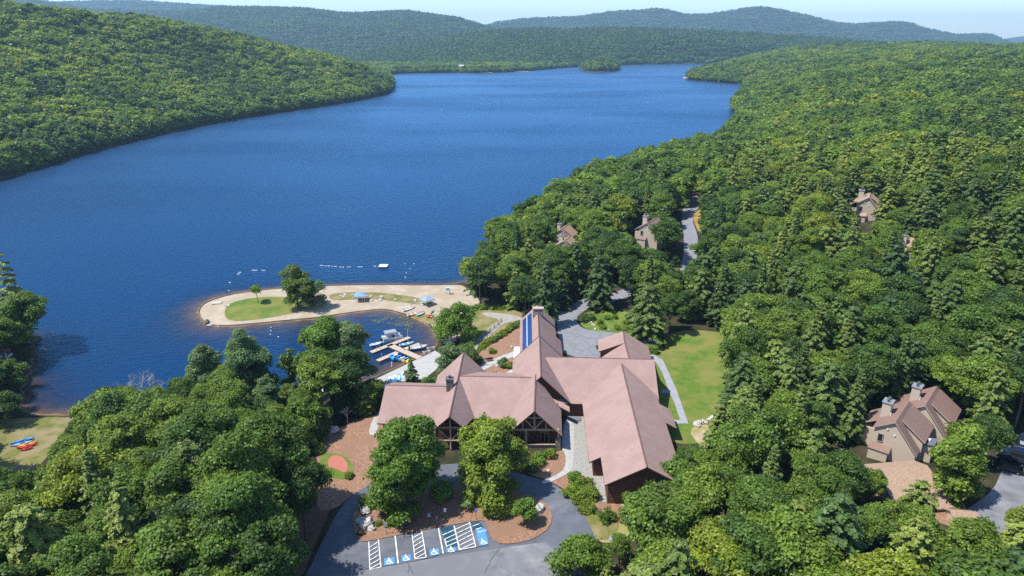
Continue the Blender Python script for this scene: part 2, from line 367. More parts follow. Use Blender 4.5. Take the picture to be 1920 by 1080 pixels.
# lake surface
keep = (ZZ < .6); kq = (keep[:-1, :-1] | keep[1:, :-1] | keep[1:, 1:] | keep[:-1, 1:]).ravel()
Qw = Q[kq]; used, inv = np.unique(Qw, return_inverse=True)
Vw = np.stack([XX.ravel()[used], YY.ravel()[used], np.zeros(len(used))], 1)
wm = bpy.data.materials.new("lake_water"); wm.use_nodes = True; N = wm.node_tree.nodes; L = wm.node_tree.links; N.remove(N["Principled BSDF"]); out = N["Material Output"]
at = N.new("ShaderNodeAttribute"); at.attribute_name = "depth"
geo = N.new("ShaderNodeNewGeometry")
op = N.new("ShaderNodeMath"); op.operation = 'MULTIPLY'; op.inputs[1].default_value = -1.1; L.new(at.outputs["Fac"], op.inputs[0])
ex = N.new("ShaderNodeMath"); ex.operation = 'EXPONENT'; L.new(op.outputs[0], ex.inputs[0])       # share of light that comes back from the bed
tr = N.new("ShaderNodeBsdfTransparent"); tr.inputs[0].default_value = (.80,.72,.55, 1)
df = N.new("ShaderNodeBsdfDiffuse"); df.inputs[0].default_value = (.0018,.023,.078, 1)
m1 = N.new("ShaderNodeMixShader"); L.new(ex.outputs[0], m1.inputs[0]); L.new(df.outputs[0], m1.inputs[1]); L.new(tr.outputs[0], m1.inputs[2])
mp = N.new("ShaderNodeMapping"); mp.inputs["Scale"].default_value = (.55, 1.2, 1); L.new(geo.outputs["Position"], mp.inputs[0])
na = N.new("ShaderNodeTexNoise"); na.inputs["Scale"].default_value = .55; na.inputs["Detail"].default_value = 5; na.inputs["Roughness"].default_value = .62; L.new(mp.outputs[0], na.inputs["Vector"])
nb = N.new("ShaderNodeTexNoise"); nb.inputs["Scale"].default_value = .006; nb.inputs["Detail"].default_value = 3; L.new(mp.outputs[0], nb.inputs["Vector"])
rr = N.new("ShaderNodeMapRange"); rr.inputs[1].default_value = .4; rr.inputs[2].default_value = .65; rr.inputs[3].default_value = .35; rr.inputs[4].default_value = 1.0; L.new(nb.outputs[0], rr.inputs[0])
bp = N.new("ShaderNodeBump"); bp.inputs["Distance"].default_value = 1.0; L.new(rr.outputs[0], bp.inputs["Strength"]); L.new(na.outputs[0], bp.inputs["Height"])
gl = N.new("ShaderNodeBsdfGlossy"); gl.inputs["Roughness"].default_value = .26; gl.inputs[0].default_value = (.40,.70,.95, 1); L.new(bp.outputs[0], gl.inputs["Normal"]); L.new(bp.outputs[0], df.inputs["Normal"])
fr = N.new("ShaderNodeFresnel"); fr.inputs[0].default_value = 1.33; L.new(bp.outputs[0], fr.inputs["Normal"])
fm = N.new("ShaderNodeMath"); fm.operation = 'MINIMUM'; fm.inputs[1].default_value = .75; L.new(fr.outputs[0], fm.inputs[0])
m2 = N.new("ShaderNodeMixShader"); L.new(fm.outputs[0], m2.inputs[0]); L.new(m1.outputs[0], m2.inputs[1]); L.new(gl.outputs[0], m2.inputs[2]); L.new(m2.outputs[0], out.inputs[0])
me = fastmesh("lake_water", Vw, inv.reshape(-1, 4), wm)
a = me.attributes.new('depth', 'FLOAT', 'POINT'); a.data.foreach_set('value', np.maximum(-ZZ.ravel()[used], 0).astype(np.float32))
tag(obj("lake_water", me), kind='structure')

# ------------------------------------------------------------------ draped ground sheets
def drape(name, poly, m, lift, step=1.7, kind='structure', parent=None, zfix=None):
    P = [Vector(p[:2]) for p in poly]
    arr = np.array([p[:2] for p in poly]); lo = arr.min(0); hi = arr.max(0)
    dense = []
    for i in range(len(P)):
        a, b_ = P[i], P[(i+1) % len(P)]; k = max(1, int((b_-a).length/(step*1.5)))
        for j in range(k): dense.append(a.lerp(b_, j/k))
    gx, gy = np.meshgrid(np.arange(lo[0], hi[0], step), np.arange(lo[1], hi[1], step)); gx = gx.ravel(); gy = gy.ravel()
    dd = [(p.x, p.y) for p in dense]
    k = inpoly(gx, gy, dd) & (segdist(gx, gy, dd) > step*.4)
    pts = dense+[Vector((x, y)) for x, y in zip(gx[k], gy[k])]; n = len(dense)
    r = geometry.delaunay_2d_cdt(pts, [(i, (i+1) % n) for i in range(n)], [list(range(n))], 1, 1e-5)
    V = np.array([(v.x, v.y) for v in r[0]]); z = np.maximum(height(V[:, 0], V[:, 1]), -.3)+lift
    me = bpy.data.meshes.new(name); me.from_pydata([(float(x), float(y), float(q)) for (x, y), q in zip(V, z)], [], [tuple(f) for f in r[2]])
    me.materials.append(m); me.update()
    if len(me.polygons) and sum(p.normal.z for p in me.polygons) < 0: me.flip_normals()
    o = obj(name, me, parent)
    if kind: o['kind'] = kind
    return o
def gpoly(px, it=2): return [G(x, y) for x, y in (smooth(px, it) if it else px)]
CLEAR = []   # ground outlines on which no wild tree stands
def sheet(name, px, m, lift, it=2, clear=True):
    p = gpoly(px, it)
    if clear: CLEAR.append([q[:2] for q in p])
    return drape(name, p, m, lift)

pen = [(858,534),(800,535.5),(700,534.5),(600,536.5),(520,541.5),(450,549.5),(402,560.5),(377,574),(372.5,590),(386,607),(415,610.5),(470,606.5),(540,599.5),(600,594),(650,586),(690,581),(722,578),(768,590),
       (803,604),(818,620),(826,642),(850,650),(880,600),(900,585),(900,560),(870,536)]
sheet("beach_sand", pen, SAND, .05, 1)
sheet("lawn", [(422,574),(450,562),(500,556),(545,558),(580,565),(575,580),(530,592),(480,600),(440,603),(421,597)], GRASS, .10, 2)
sheet("lawn", [(615,552),(650,548),(720,549),(770,556),(815,566),(800,573),(760,568),(700,560),(660,562),(620,564)], DRYG, .10, 2)
sheet("lawn", [(760,592),(775,588),(812,590),(822,600),(815,610),(795,606)], DRYG, .10, 2)
sheet("waterfront_pavement", [(694,716),(816,658),(830,668),(822,690),(795,712),(750,722),(705,738)], CONC, .12, 0)
sheet("meadow", [(1085,600),(1100,582),(1190,584),(1245,596),(1250,618),(1225,625),(1190,630),(1130,624),(1095,617)], MEAD, .06, 2)
sheet("lawn", [(1180,655),(1240,640),(1262,622),(1320,618),(1380,630),(1385,650),(1372,720),(1375,800),(1330,830),(1262,835),(1240,800),(1225,720)], GRASS, .05, 2)
sheet("dirt_bank", [(1050,900),(1080,870),(1140,915),(1180,940),(1190,1000),(1150,1020),(1115,1015),(1095,960)], DIRT, .05, 2)
sheet("lawn", [(1085,955),(1105,950),(1140,965),(1165,980),(1150,1010),(1120,1015),(1100,985)], DRYG, .08, 2)
sheet("mulch_bed", [(590,835),(640,800),(690,780),(720,775),(735,800),(725,860),(700,905),(665,925),(630,955),(590,960),(600,900)], MULCH, .06, 2)
sheet("mulch_bed", [(975,885),(1000,860),(1058,842),(1085,850),(1130,900),(1165,950),(1190,975),(1160,985),(1135,965),(1108,950),(1080,935),(1040,905)], MULCH, .09, 2)
sheet("mulch_bed", [(885,680),(905,655),(935,630),(975,606),(985,620),(980,700),(975,712),(930,715),(905,712)], MULCH, .06, 1)
sheet("bank_grass", [(868,578),(900,572),(980,582),(978,606),(940,628),(905,652),(880,670),(860,668),(862,620)], DRYG, .05, 1)
sheet("forest_clearing", [(480,920),(600,900),(640,905),(600,1000),(560,1100),(420,1150),(440,1000)], mat("leaf_litter", (.10,.055,.035), (.17,.09,.06), .8, .95, detail=8), .05, 1, clear=False)
# roads
sheet("driveway", [(520,1300),(560,1110),(590,1045),(615,995),(640,950),(670,922),(700,905),(760,885),(850,868),(930,872),(985,893),(1035,905),(1075,937),(1103,978),(1120,1020),(1125,1060),(1100,1110),(1100,1300)], ASPH, .12, 1)
sheet("parking_lot", [(560,1300),(586,1090),(640,1076),(700,1068),(800,1050),(960,1026),(1022,1018),(1050,1042),(1052,1060),(1090,1100),(1100,1300)], ASPL, .17, 0)
sheet("traffic_island", [(661,980),(664,957),(690,935),(740,922),(820,916),(900,913),(980,925),(1022,942),(1036,965),(1032,990),(1003,1012),(962,1022),(928,1021),(916,1000),(911,980),(900,977),(800,994),(692,1017),(674,1017),(666,1004)], MULCH, .24, 1)
sheet("upper_drive", [(1052,672),(1048,625),(1036,598),(1045,583),(1078,568),(1118,552),(1130,562),(1102,578),(1080,596),(1084,612),(1108,621),(1150,624),(1185,628),(1200,650),(1190,676)], mat("grey_gravel", (.155,.16,.17), (.225,.23,.24), .8, .9, detail=8), .10, 1)
sheet("forest_road", [(1118,566),(1160,545),(1220,525),(1262,512),(1280,495),(1283,450),(1276,405),(1284,385),(1284,366),(1311,366),(1313,388),(1296,408),(1308,440),(1309,460),(1305,498),(1282,530),(1225,545),(1165,560),(1130,575)], mat("forest_asphalt", (.17,.17,.19), (.235,.235,.255), .6, .9, detail=7), .10, 1)
sheet("dry_verge", [(1296,402),(1312,390),(1330,395),(1330,435),(1312,442)], mat("orange_grass", (.24,.15,.04), (.32,.22,.07), .8, .95), .08, 1)
sheet("entrance_walk", [(1052,842),(1060,852),(1061,872),(1052,888),(1012,904),(1022,910),(1068,888),(1076,872),(1076,780),(1060,780)], CONC, .15, 1)
sheet("sidewalk", [(690,815),(697,790),(712,768),(724,768),(712,792),(704,818)], CONC, .12, 1)
sheet("courtyard_cobbles", [(1070,780),(1110,780),(1118,850),(1140,900),(1150,940),(1118,945),(1112,900),(1070,885)], COBB, .13, 0)
sheet("garden_path", [(890,690),(920,676),(950,664),(985,652),(985,662),(955,672),(925,686),(900,698)], CONC, .12, 1)
sheet("garden_path", [(905,585),(960,590),(985,598),(985,604),(950,604),(930,618),(905,645),(880,668),(868,668),(890,640),(925,608),(940,600),(905,592)], mat("path_gravel", (.25,.23,.20), (.33,.30,.26), 1, .9), .12, 1)
sheet("lawn_path", [(1216,668),(1224,664),(1243,676),(1254,700),(1268,730),(1281,768),(1291,795),(1262,795),(1261,788),(1275,788),(1266,760),(1256,738),(1240,737),(1240,732),(1253,730),(1242,700),(1232,682)], mat("path_concrete", (.24,.24,.26), (.31,.31,.33), 1, .9), .11, 0)
sheet("patio", [(930,712),(960,692),(985,690),(985,712)], CONC, .13, 0)
sheet("lawn", [(-150,800),(0,786),(138,781),(150,790),(120,820),(95,850),(60,890),(0,900),(-150,910)], DRYG, .08, 1)
sheet("stony_dirt", [(1290,808),(1315,795),(1345,805),(1360,835),(1335,850),(1310,835)], DIRT, .12, 1, clear=False)
sheet("red_patio_disc", [(614,870),(618,858),(630,854),(645,860),(653,872),(652,884),(645,888),(630,880),(618,878)], mat("red_pavers", (.33,.115,.08), (.42,.155,.11), 3, .9), .17, 1)
sheet("grass_ring", [(625,850),(640,852),(655,862),(664,876),(660,892),(645,900),(630,898),(600,890),(600,850)], GRASS, .12, 1)
sheet("side_parking_lot", [(1775,985),(1800,962),(1830,945),(1862,920),(1880,880),(1885,820),(2000,790),(2200,800),(2200,1100),(1950,1030),(1880,1000),(1830,990)], ASPL, .10, 1)
sheet("mulch_bed", [(1740,960),(1790,950),(1830,962),(1820,985),(1770,990)], MULCH, .14, 1)

# painted markings
def z5(X, Y): return G(640+X/6, 940+Y/6)
lines = []
def stroke(mb, a, b, w, z):
    a = Vector(a[:2]); b = Vector(b[:2]); d = (b-a).normalized(); n = Vector((-d.y, d.x))*w/2
    k = max(1, int((b-a).length/1.2))
    for i in range(k):
        p = a.lerp(b, i/k); q = a.lerp(b, (i+1)/k)
        vs = [p-n, q-n, q+n, p+n]; mb.add([(v.x, v.y, h1(v.x, v.y)+z) for v in vs], [(0, 1, 2, 3)])
mb = MB()
def LN(x0, y0, x1, y1, w=.17): stroke(mb, z5(x0, y0), z5(x1, y1), w, .215)
for t in [(310,465,322,778),(418,438,447,750),(322,778,447,750),(315,530,412,470),(316,575,418,515),(317,625,424,560),(318,675,430,610),(320,725,435,660),(322,770,440,705),
          (795,368,830,660),(905,348,955,640),(830,660,955,640),(810,420,905,368),(815,468,912,408),(820,515,920,455),(822,563,928,500),(826,610,938,548),(830,655,945,592),
          (1140,390,1265,335),(1165,435,1285,380),(1175,475,1295,425),(1190,515,1310,465),(1162,432,1186,520),
          (1440,240,1512,522),(1330,555,1512,522),(1285,325,1440,258),(1300,372,1450,300),(1310,415,1462,340),(1320,460,1472,382),(1328,508,1485,430),(1335,550,1497,480)]: LN(*t, w=.15)
for t in [(606,400,640,710),(1092,308,1147,598),(1268,285,1330,555)]: LN(*t, w=.2)
for t in [(1475,290,1555,262),(1512,325,1580,305),(1535,360,1640,335)]: LN(*t, w=.13)
tag(mb.build("painted_lines", LINEP), kind='structure')
def quad(name, pts, m, z):
    P = [z5(*p) for p in pts]; return drape(name, P, m, z, step=.9)
quad("dark_teal_patch", [(1110,310),(1265,280),(1325,490),(1310,510),(1190,525),(1160,430)], TEAL, .19)  # flat teal patch drawn in place of a half-transparent ghost car
quad("dark_teal_patch", [(1460,250),(1550,235),(1610,310),(1480,335)], TEAL, .19)
quad("blue_painted_bay", [(1510,325),(1615,305),(1655,490),(1555,515)], BLUEP, .195)
def isa(mb, O, ex, ey, s, z=None):
    # wheelchair symbol: head, back, seat, leg, wheel
    def pt(a, b): return O+ex*(a*s)+ey*(b*s)
    def put(poly):
        P = [pt(*q) for q in poly]
        if z is not None: P = [Vector((p.x, p.y, h1(p.x, p.y)+z)) for p in P]
        mb.add(P, [tuple(range(len(P)))])
    put([(-.08+.09*math.cos(k*.785), .42+.09*math.sin(k*.785)) for k in range(8)])
    put([(-.13,.30),(-.03,.30),(.0,.02),(-.12,.02)]); put([(-.12,.02),(.22,.02),(.22,-.07),(-.1,-.07)]); put([(.13,-.02),(.22,-.02),(.36,-.38),(.27,-.40)])
    put([(-.03,.2),(.18,.2),(.18,.12),(-.03,.12)])
    for k in range(11):
        a0 = math.radians(110+k*22); a1 = math.radians(110+(k+1)*22); c = (-.06, -.14)
        put([(c[0]+.20*math.cos(a0), c[1]+.20*math.sin(a0)), (c[0]+.20*math.cos(a1), c[1]+.20*math.sin(a1)), (c[0]+.28*math.cos(a1), c[1]+.28*math.sin(a1)), (c[0]+.28*math.cos(a0), c[1]+.28*math.sin(a0))])
for pts in [[(480,655),(598,640),(605,715),(485,735)],[(675,622),(780,608),(792,675),(682,690)],[(990,550),(1095,540),(1108,608),(1000,625)],[(1180,532),(1290,528),(1296,570),(1187,586)],[(1545,440),(1645,420),(1655,490),(1555,515)]]:
    o = quad("blue_painted_square", pts, BLUEP, .20 if pts[0][0] < 1500 else .205)
    P = [Vector(z5(*p)) for p in pts]; O = sum(P, Vector())/4; ex = (P[1]-P[0]); ex.z = 0; ex.normalize(); ey = Vector((-ex.y, ex.x, 0))
    m_ = MB(); isa(m_, O, ex, ey, 1.5, .235); m_.build("wheelchair_symbol", WHITE, o)
m_ = MB(); CRK = mat("crack_seal", (.04,.04,.045))
for pl in [[(0,832),(160,800),(320,765),(450,748),(640,715),(800,690),(960,650),(1150,600),(1330,570),(1560,520),(1700,510)],[(745,690),(770,730),(760,780),(745,830)],[(770,730),(800,790),(810,838)],[(1790,540),(1700,640),(1640,760),(1600,838)]]:
    q = []
    for i in range(len(pl)-1):
        for j in range(3): t = j/3; q.append((pl[i][0]*(1-t)+pl[i+1][0]*t+random.uniform(-9, 9), pl[i][1]*(1-t)+pl[i+1][1]*t+random.uniform(-5, 5)))
    for i in range(len(q)-1): stroke(m_, z5(*q[i]), z5(*q[i+1]), .07, .2)
tag(m_.build("pavement_cracks", CRK), kind='structure')

# ------------------------------------------------------------------ roofs and walls
def frame2(p0, p1):
    a = Vector(p0[:2]); b = Vector(p1[:2]); e = (b-a); Ln = e.length; e.normalize(); return a, e, Vector((-e.y, e.x)), Ln
def slope(mb, p0, p1, z, side, pitch, outline, th=.28, sag=0):
    # outline: (s, run) pairs along and away from the ridge
    a, e, n, Ln = frame2(p0, p1); n = n*side
    pts = [(a+e*s+n*r) for s, r in outline]; zt = [z-pitch*r for s, r in outline]
    if side < 0: pts = pts; 
    area = sum(pts[i].x*pts[(i+1) % len(pts)].y-pts[(i+1) % len(pts)].x*pts[i].y for i in range(len(pts)))
    if area < 0: pts = pts[::-1]; zt = zt[::-1]
    mb.prism([(p.x, p.y) for p in pts], [q-th for q in zt], zt, 0, 1)
def gable(parent, p0, p1, z, runL, runR, pitL, pitR=None, ground=4.6, outL=None, outR=None, inset=.7, rin=(1.0, 1.0), wallmat=SIDING, roofm=ROOF, cap=True, fasc=FASC, walls=True, th=.28):
    pitR = pitL if pitR is None else pitR
    a, e, n, Ln = frame2(p0, p1)
    mb = MB()
    slope(mb, p0, p1, z, 1, pitL, outL or [(0, 0), (0, runL), (Ln, runL), (Ln, 0)], th)
    slope(mb, p0, p1, z, -1, pitR, outR or [(0, 0), (0, runR), (Ln, runR), (Ln, 0)], th)
    r = mb.build("roof", [roofm, fasc], parent)
    if cap:
        m = MB(); A = Vector((p0[0], p0[1], z+.02)); B = Vector((p1[0], p1[1], z+.02))
        for sd, pt in ((1, pitL), (-1, pitR)):
            nn = Vector((n.x, n.y, 0))*sd*.17; dz = Vector((0, 0, -pt*.17))
            m.add([A, B, B+nn+dz, A+nn+dz, A+Vector((0, 0, .05)), B+Vector((0, 0, .05)), B+nn+dz+Vector((0, 0, .05)), A+nn+dz+Vector((0, 0, .05))], [(4, 5, 6, 7), (3, 2, 6, 7), (0, 3, 7, 4), (1, 2, 6, 5)])
        m.build("ridge_cap", MATS['cap_brown'], r)
    if walls:
        L_ = runL-inset; R_ = runR-inset; m = MB(); g0 = ground
        prof = [(L_, g0), (L_, z-pitL*L_-th), (0, z-th), (-R_, z-pitR*R_-th), (-R_, g0)]
        s0, s1 = rin[0], Ln-rin[1]; vs = []
        for s in (s0, s1):
            for r_, zz in prof: q = a+e*s+n*r_; vs.append((q.x, q.y, zz))
        k = len(prof)
        m.add(vs, [tuple(range(k)), tuple(range(2*k-1, k-1, -1))]+[(i, k+i, k+(i+1) % k, (i+1) % k) for i in (0, 3)])
        m.build("wall", wallmat, parent)
    return a, e, n, Ln
mat("cap_brown", (.13,.070,.060), (.19,.11,.095), 2, .85)
ZG = h1(0, 125)

lodge = empty("lodge", (0, 0, 0)); tag(lodge, "sprawling lodge with rose shingle roofs, log trusses and stone chimneys beside the lake", "lodge")
# west wing
gable(lodge, (-27.2,130.8), (-11.8,130.0), 12.0, 7.6, 9.0, .45, ground=2, rin=(1, 0))
# gable running north with the timber porch at its near end
gable(lodge, (-12.15,115.8), (-11.3,144.8), 13.1, 6.2, 6.2, .98, ground=3, walls=False,
      outL=[(0,0),(.3,3.0),(7,4.25),(13,4.6),(13,6.3),(29,6.3),(29,0)], outR=[(0,0),(.3,2.75),(7,4.2),(13,4.5),(13,6.3),(29,6.3),(29,0)])
m = MB()
a, e, n, Ln = frame2((-12.15,115.8), (-11.3,144.8))
for s0, s1, w in ((4.0, 13.2, 2.9), (13.2, 28, 5.4)):
    vs = []
    for s in (s0, s1):
        for r_, zz in [(w, 3.5), (w, 13.1-.98*w-.3), (0, 12.8), (-w, 13.1-.98*w-.3), (-w, 3.5)]: q = a+e*s+n*r_; vs.append((q.x, q.y, zz))
    m.add(vs, [(0, 1, 2, 3, 4), (9, 8, 7, 6, 5), (0, 5, 6, 1), (3, 8, 9, 4)])
m.build("wall", SIDING, lodge)
# middle wing
gable(lodge, (-11.3,133.0), (4.7,132.3), 13.0, 9, 10.5, .40, ground=4.6, walls=False)
m = MB(); m.box((-3.5, 127.5, 6.2), (15, 6, 4.4), -.04); m.build("wall", SIDING, lodge)
# east porch gable
gable(lodge, (4.35,116.2), (5.1,131.5), 14.1, 5.5, 5.5, 1.0, ground=4.6, walls=False,
      outL=[(0,0),(0,5.5),(15,5.5),(15,0)], outR=[(0,0),(0,5.5),(10,5.5),(13.2,2.2),(15,0)])
m = MB(); a, e, n, Ln = frame2((4.35,116.2), (5.1,131.5)); vs = []
for s in (3.2, 14):
    for r_, zz in [(4.7, 4.5), (4.7, 9.1), (0, 13.8), (-4.7, 9.1), (-4.7, 4.5)]: q = a+e*s+n*r_; vs.append((q.x, q.y, zz))
m.add(vs, [(0, 1, 2, 3, 4), (9, 8, 7, 6, 5), (0, 5, 6, 1), (3, 8, 9, 4)]); m.build("wall", SIDING, lodge)
# tall hall and its rear range
gable(lodge, (6.15,129.0), (6.6,150.0), 15.0, 6.4, 6.4, 1.0, ground=4.0, rin=(1.3, .5))
gable(lodge, (6.6,149.0), (7.05,174.6), 13.3, 4.8, 4.6, .98, ground=3.6, rin=(0, .8), outR=[(0,0),(0,6.0),(14.5,6.0),(14.5,4.7),(25.6,4.7),(25.6,0)])
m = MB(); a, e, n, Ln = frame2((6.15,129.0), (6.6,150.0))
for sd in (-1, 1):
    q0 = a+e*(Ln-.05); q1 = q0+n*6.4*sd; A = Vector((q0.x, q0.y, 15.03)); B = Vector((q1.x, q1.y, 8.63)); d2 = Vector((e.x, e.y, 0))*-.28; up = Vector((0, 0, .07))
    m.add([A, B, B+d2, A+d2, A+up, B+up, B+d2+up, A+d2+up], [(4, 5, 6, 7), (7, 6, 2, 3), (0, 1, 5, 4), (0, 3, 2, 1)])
m.build("rake_trim_shade", FASC, lodge)  # dark strips on the rear rakes: trim with its shadow line painted in
# cross wing to the right, and the long right wing
gable(lodge, (6.9,140.6), (32.1,139.2), 14.0, 8, 11.2, .5, ground=4.6, rin=(0, .7))
gable(lodge, (24.55,138.0), (23.0,98.6), 13.5, 7, 9, .55, ground=4.6, walls=False,
      outR=[(0,0),(0,9.1),(31,9.1),(31,7.0),(39.4,7.0),(39.4,0)], outL=[(0,0),(0,7),(11,7),(11,9.3),(18.5,9.3),(18.5,7),(39.4,7),(39.4,0)])
a, e, n, Ln = frame2((24.55,138.0), (23.0,98.6)); m = MB()
for s0, s1, wl_, wr in ((5, 30.4, 6.3, 8.2), (30.4, 38.5, 6.2, 6.3)):
    vs = []
    for s in (s0, s1):
        for r_, zz in [(wl_, 4), (wl_, 13.5-.55*wl_-.3), (0, 13.2), (-wr, 13.5-.55*wr-.3), (-wr, 4)]: q = a+e*s+n*r_; vs.append((q.x, q.y, zz))
    m.add(vs, [(0, 1, 2, 3, 4), (9, 8, 7, 6, 5), (0, 5, 6, 1), (3, 8, 9, 4)])
m.build("wall", SIDING, lodge)
# little shed roof joining the porch gable to the courtyard door
m = MB()
P4 = [W(680+1100/3.0855, 550+608/3.0855, 9.3), W(680+1196/3.0855, 550+655/3.0855, 9.1), W(680+1198/3.0855, 550+686/3.0855, 8.3), W(680+1100/3.0855, 550+636/3.0855, 8.6)]
m.prism([p[:2] for p in P4[::-1]], [p[2]-.25 for p in P4[::-1]], [p[2] for p in P4[::-1]], 0, 1); m.build("porch_roof", [ROOF, FASC], lodge)
# courtyard front: windows and door
m = MB(); yw = 130.5
m.box((13.8, yw-.25, 6.3), (4.2, .3, 3.4), -.05); m.build("entrance_wall", SIDING, lodge)
for x in (12.7, 15.0):
    m = MB(); m.box((x, yw-.5, 6.4), (1.3, .12, 1.9), -.05, 1); o = m.build("window", [LOG, GLASS], lodge)
    m = MB()
    for dx, w, h, dz in ((-.7, .12, 2.1, 0), (.7, .12, 2.1, 0), (0, 1.5, .12, 1.0), (0, 1.5, .12, -1.0)): m.box((x+dx, yw-.56, 6.4+dz), (w, .12, h), 0)
    m.build("frame", LOG, o)
m = MB(); m.box((13.85, yw-.5, 6.05), (.9, .12, 2.2), -.05); m.build("door", mat("dark_door", (.04,.03,.025)), lodge)
m = MB(); m.box((13.3, yw-2.0, 4.95), (3.0, 1.5, .5), -.05); m.box((13.3, yw-3.0, 4.85), (3.0, .8, .3), -.05); m.build("step", mat("grey_steps", (.16,.16,.17)), lodge)

# timber porches
def porch(x, y, w, za, beams):
    for (x0, z0, x1, z1, r) in beams:
        m = MB(); m.tube((x+x0, y, z0), (x+x1, y, z1), r, n=8)
        m.build("log_beam" if abs(z1-z0) < 1 or abs(x1-x0) > .5 else "log_post", LOG, lodge)
porch(-12.15, 116.7, 3, 13.1, [(0,5.0,0,12.6,.2),(-2.7,10.1,2.7,10.1,.17),(-3.1,7.2,3.1,7.2,.2),(-2.2,9.6,-.2,7.3,.14),(2.2,9.6,.2,7.3,.14),(-3.0,4.6,-3.0,10.2,.2),(3.0,4.6,3.0,10.2,.2)])
porch(4.4, 117.2, 5.5, 14.1, [(0,9.4,0,13.7,.2),(-1.8,12.0,1.8,12.0,.2),(.15,9.6,2.0,11.8,.15),(-.15,9.6,-2.0,11.8,.15),(2.3,9.5,2.3,11.4,.14),(-2.3,9.5,-2.3,11.4,.14),(-4.9,9.3,4.9,9.3,.24),(-4.6,5.9,4.4,5.9,.14),(-1.6,5,-1.6,9.2,.17)])
for x in (-.6, 9.2):
    m = MB(); m.box((x, 117.4, 6.0), (1.1, 1.1, 2.4)); o = m.build("stone_pier", STONE, lodge)
    m = MB(); m.tube((x, 117.4, 7.2), (x, 117.4, 9.2), .2); m.build("log_post", LOG, o)
m = MB(); m.box((4.2, 117.4, 5.2), (8.6, .4, .9)); m.build("low_stone_wall", STONE, lodge)
for i, x in enumerate((2.4, 6.6)):
    m = MB(); m.box((x, 119.25, 6.6), (1.5, .12, 2.3), -.04, 1)
    for dx in (-.8, 0, .8): m.box((x+dx, 119.15, 6.6), (.1, .12, 2.5))
    m.box((x, 119.15, 7.8), (1.7, .12, .12)); m.build("window", [LOG, GLASS], lodge)
for x, z, w, h in ((-13.2, 8.7, 1.4, 1.4), (-11.2, 8.7, 1.4, 1.4), (-12.2, 10.8, 1.6, .9), (3.0, 10.6, 1.6, 1.3), (6.0, 10.6, 1.6, 1.3)):
    y = 119.6 if x < -10 else 119.3
    m = MB(); m.box((x, y, z), (w, .12, h), 0, 1); m.box((x, y-.06, z+h/2), (w+.2, .1, .12)); m.box((x, y-.06, z-h/2), (w+.2, .1, .12)); m.build("window", [LOG, GLASS], lodge)
# chimneys
def chimney(parent, x, y, z0, z1, w, d, m_=STONE, capm=CONC, flues=1, name="chimney"):
    m = MB(); m.box((0, 0, (z0+z1)/2), (w, d, z1-z0)); c = m.build(name, m_, parent); c.location = (x, y, 0)
    m = MB(); m.box((0, 0, z1+.1), (w+.25, d+.25, .2)); m.build("chimney_cap", capm, c)
    for i in range(flues):
        m = MB(); fx = (i-(flues-1)/2)*.8; m.box((fx, 0, z1+.45), (.45, .45, .5)); m.box((fx, 0, z1+.75), (.6, .6, .08)); m.build("flue", mat("flue_metal", (.10,.10,.11), rough=.5), c)
    return c
chimney(lodge, -13.2, 129.4, 9, 14.2, 1.5, 1.3, mat("dark_stone", (.05,.05,.055), (.17,.16,.155), 2.5, .9, bump=.7, bscale=3, lo=.42, hi=.58), mat("slate_cap", (.10,.10,.12)))
chimney(lodge, 6.95, 168.6, 9.5, 14.6, 2.7, 1.3, STONE, mat("pink_cap", (.42,.30,.27)), 0)
# solar panels: two long rows on the rear range
SOL = mat("solar_glass", (.012,.045,.16), (.02,.06,.20), 3, .25, spec=.4)
a, e, n, Ln = frame2((6.6,149.0), (7.05,174.6))
pnl = empty("solar_array", (0, 0, 0)); pnl.parent = lodge
def onsl(s, r, up=0): q = a+e*s+n*r; return Vector((q.x, q.y, 13.3-.98*r+up))
for r0, r1 in ((1.75, 2.85), (3.05, 4.1)):
    k = 12
    for i in range(k):
        s0 = 1.4+(22.4)*i/k+(r1-2.2)*.0; s1 = s0+22.4/k-.06
        if s0 > 22.5: continue
        P = [onsl(s0, r0, .14), onsl(s1, r0, .14), onsl(s1, r1, .14), onsl(s0, r1, .14)]; B = [p-Vector((0, 0, .1)) for p in P]
        m = MB(); m.add(P+B, [(0, 1, 2, 3), (0, 4, 5, 1), (1, 5, 6, 2), (2, 6, 7, 3), (3, 7, 4, 0)]); m.build("solar_panel", SOL, pnl)
m = MB()
P = [onsl(1.4, 2.87, .13), onsl(23.7, 2.87, .13), onsl(23.7, 3.03, .13), onsl(1.4, 3.03, .13)]
m.add(P+[p-Vector((0, 0, .1)) for p in P], [(0, 1, 2, 3), (0, 4, 5, 1), (1, 5, 6, 2), (2, 6, 7, 3), (3, 7, 4, 0)]); m.build("mounting_rail", mat("pale_rail", (.55,.6,.65)), pnl)
# windows and doors on the rear range right side, little roof vents
m = MB(); m.box((12.0, 156.5, 5.2), (.5, 3.5, 2.4), 0); m.build("door", GLASS, lodge)
m = MB(); m.box((1.2, 158, 4.6), (1.6, 14, .9), -.02); m.build("white_terrace", WHITE, lodge)

outb = empty("outbuilding", (0, 0, 0)); tag(outb, "small rose shingled outbuilding behind the lodge, next to the hedged enclosure", "outbuilding")
gable(outb, (27.65,152.4), (28.3,159.4), 12.0, 6.3, 6.6, .42, .6, rin=(.3, .8))
gable(outb, (27.2,141.5), (27.65,152.7), 12.0, 5.3, 6.6, .76, .6, rin=(0, .2), inset=.5)

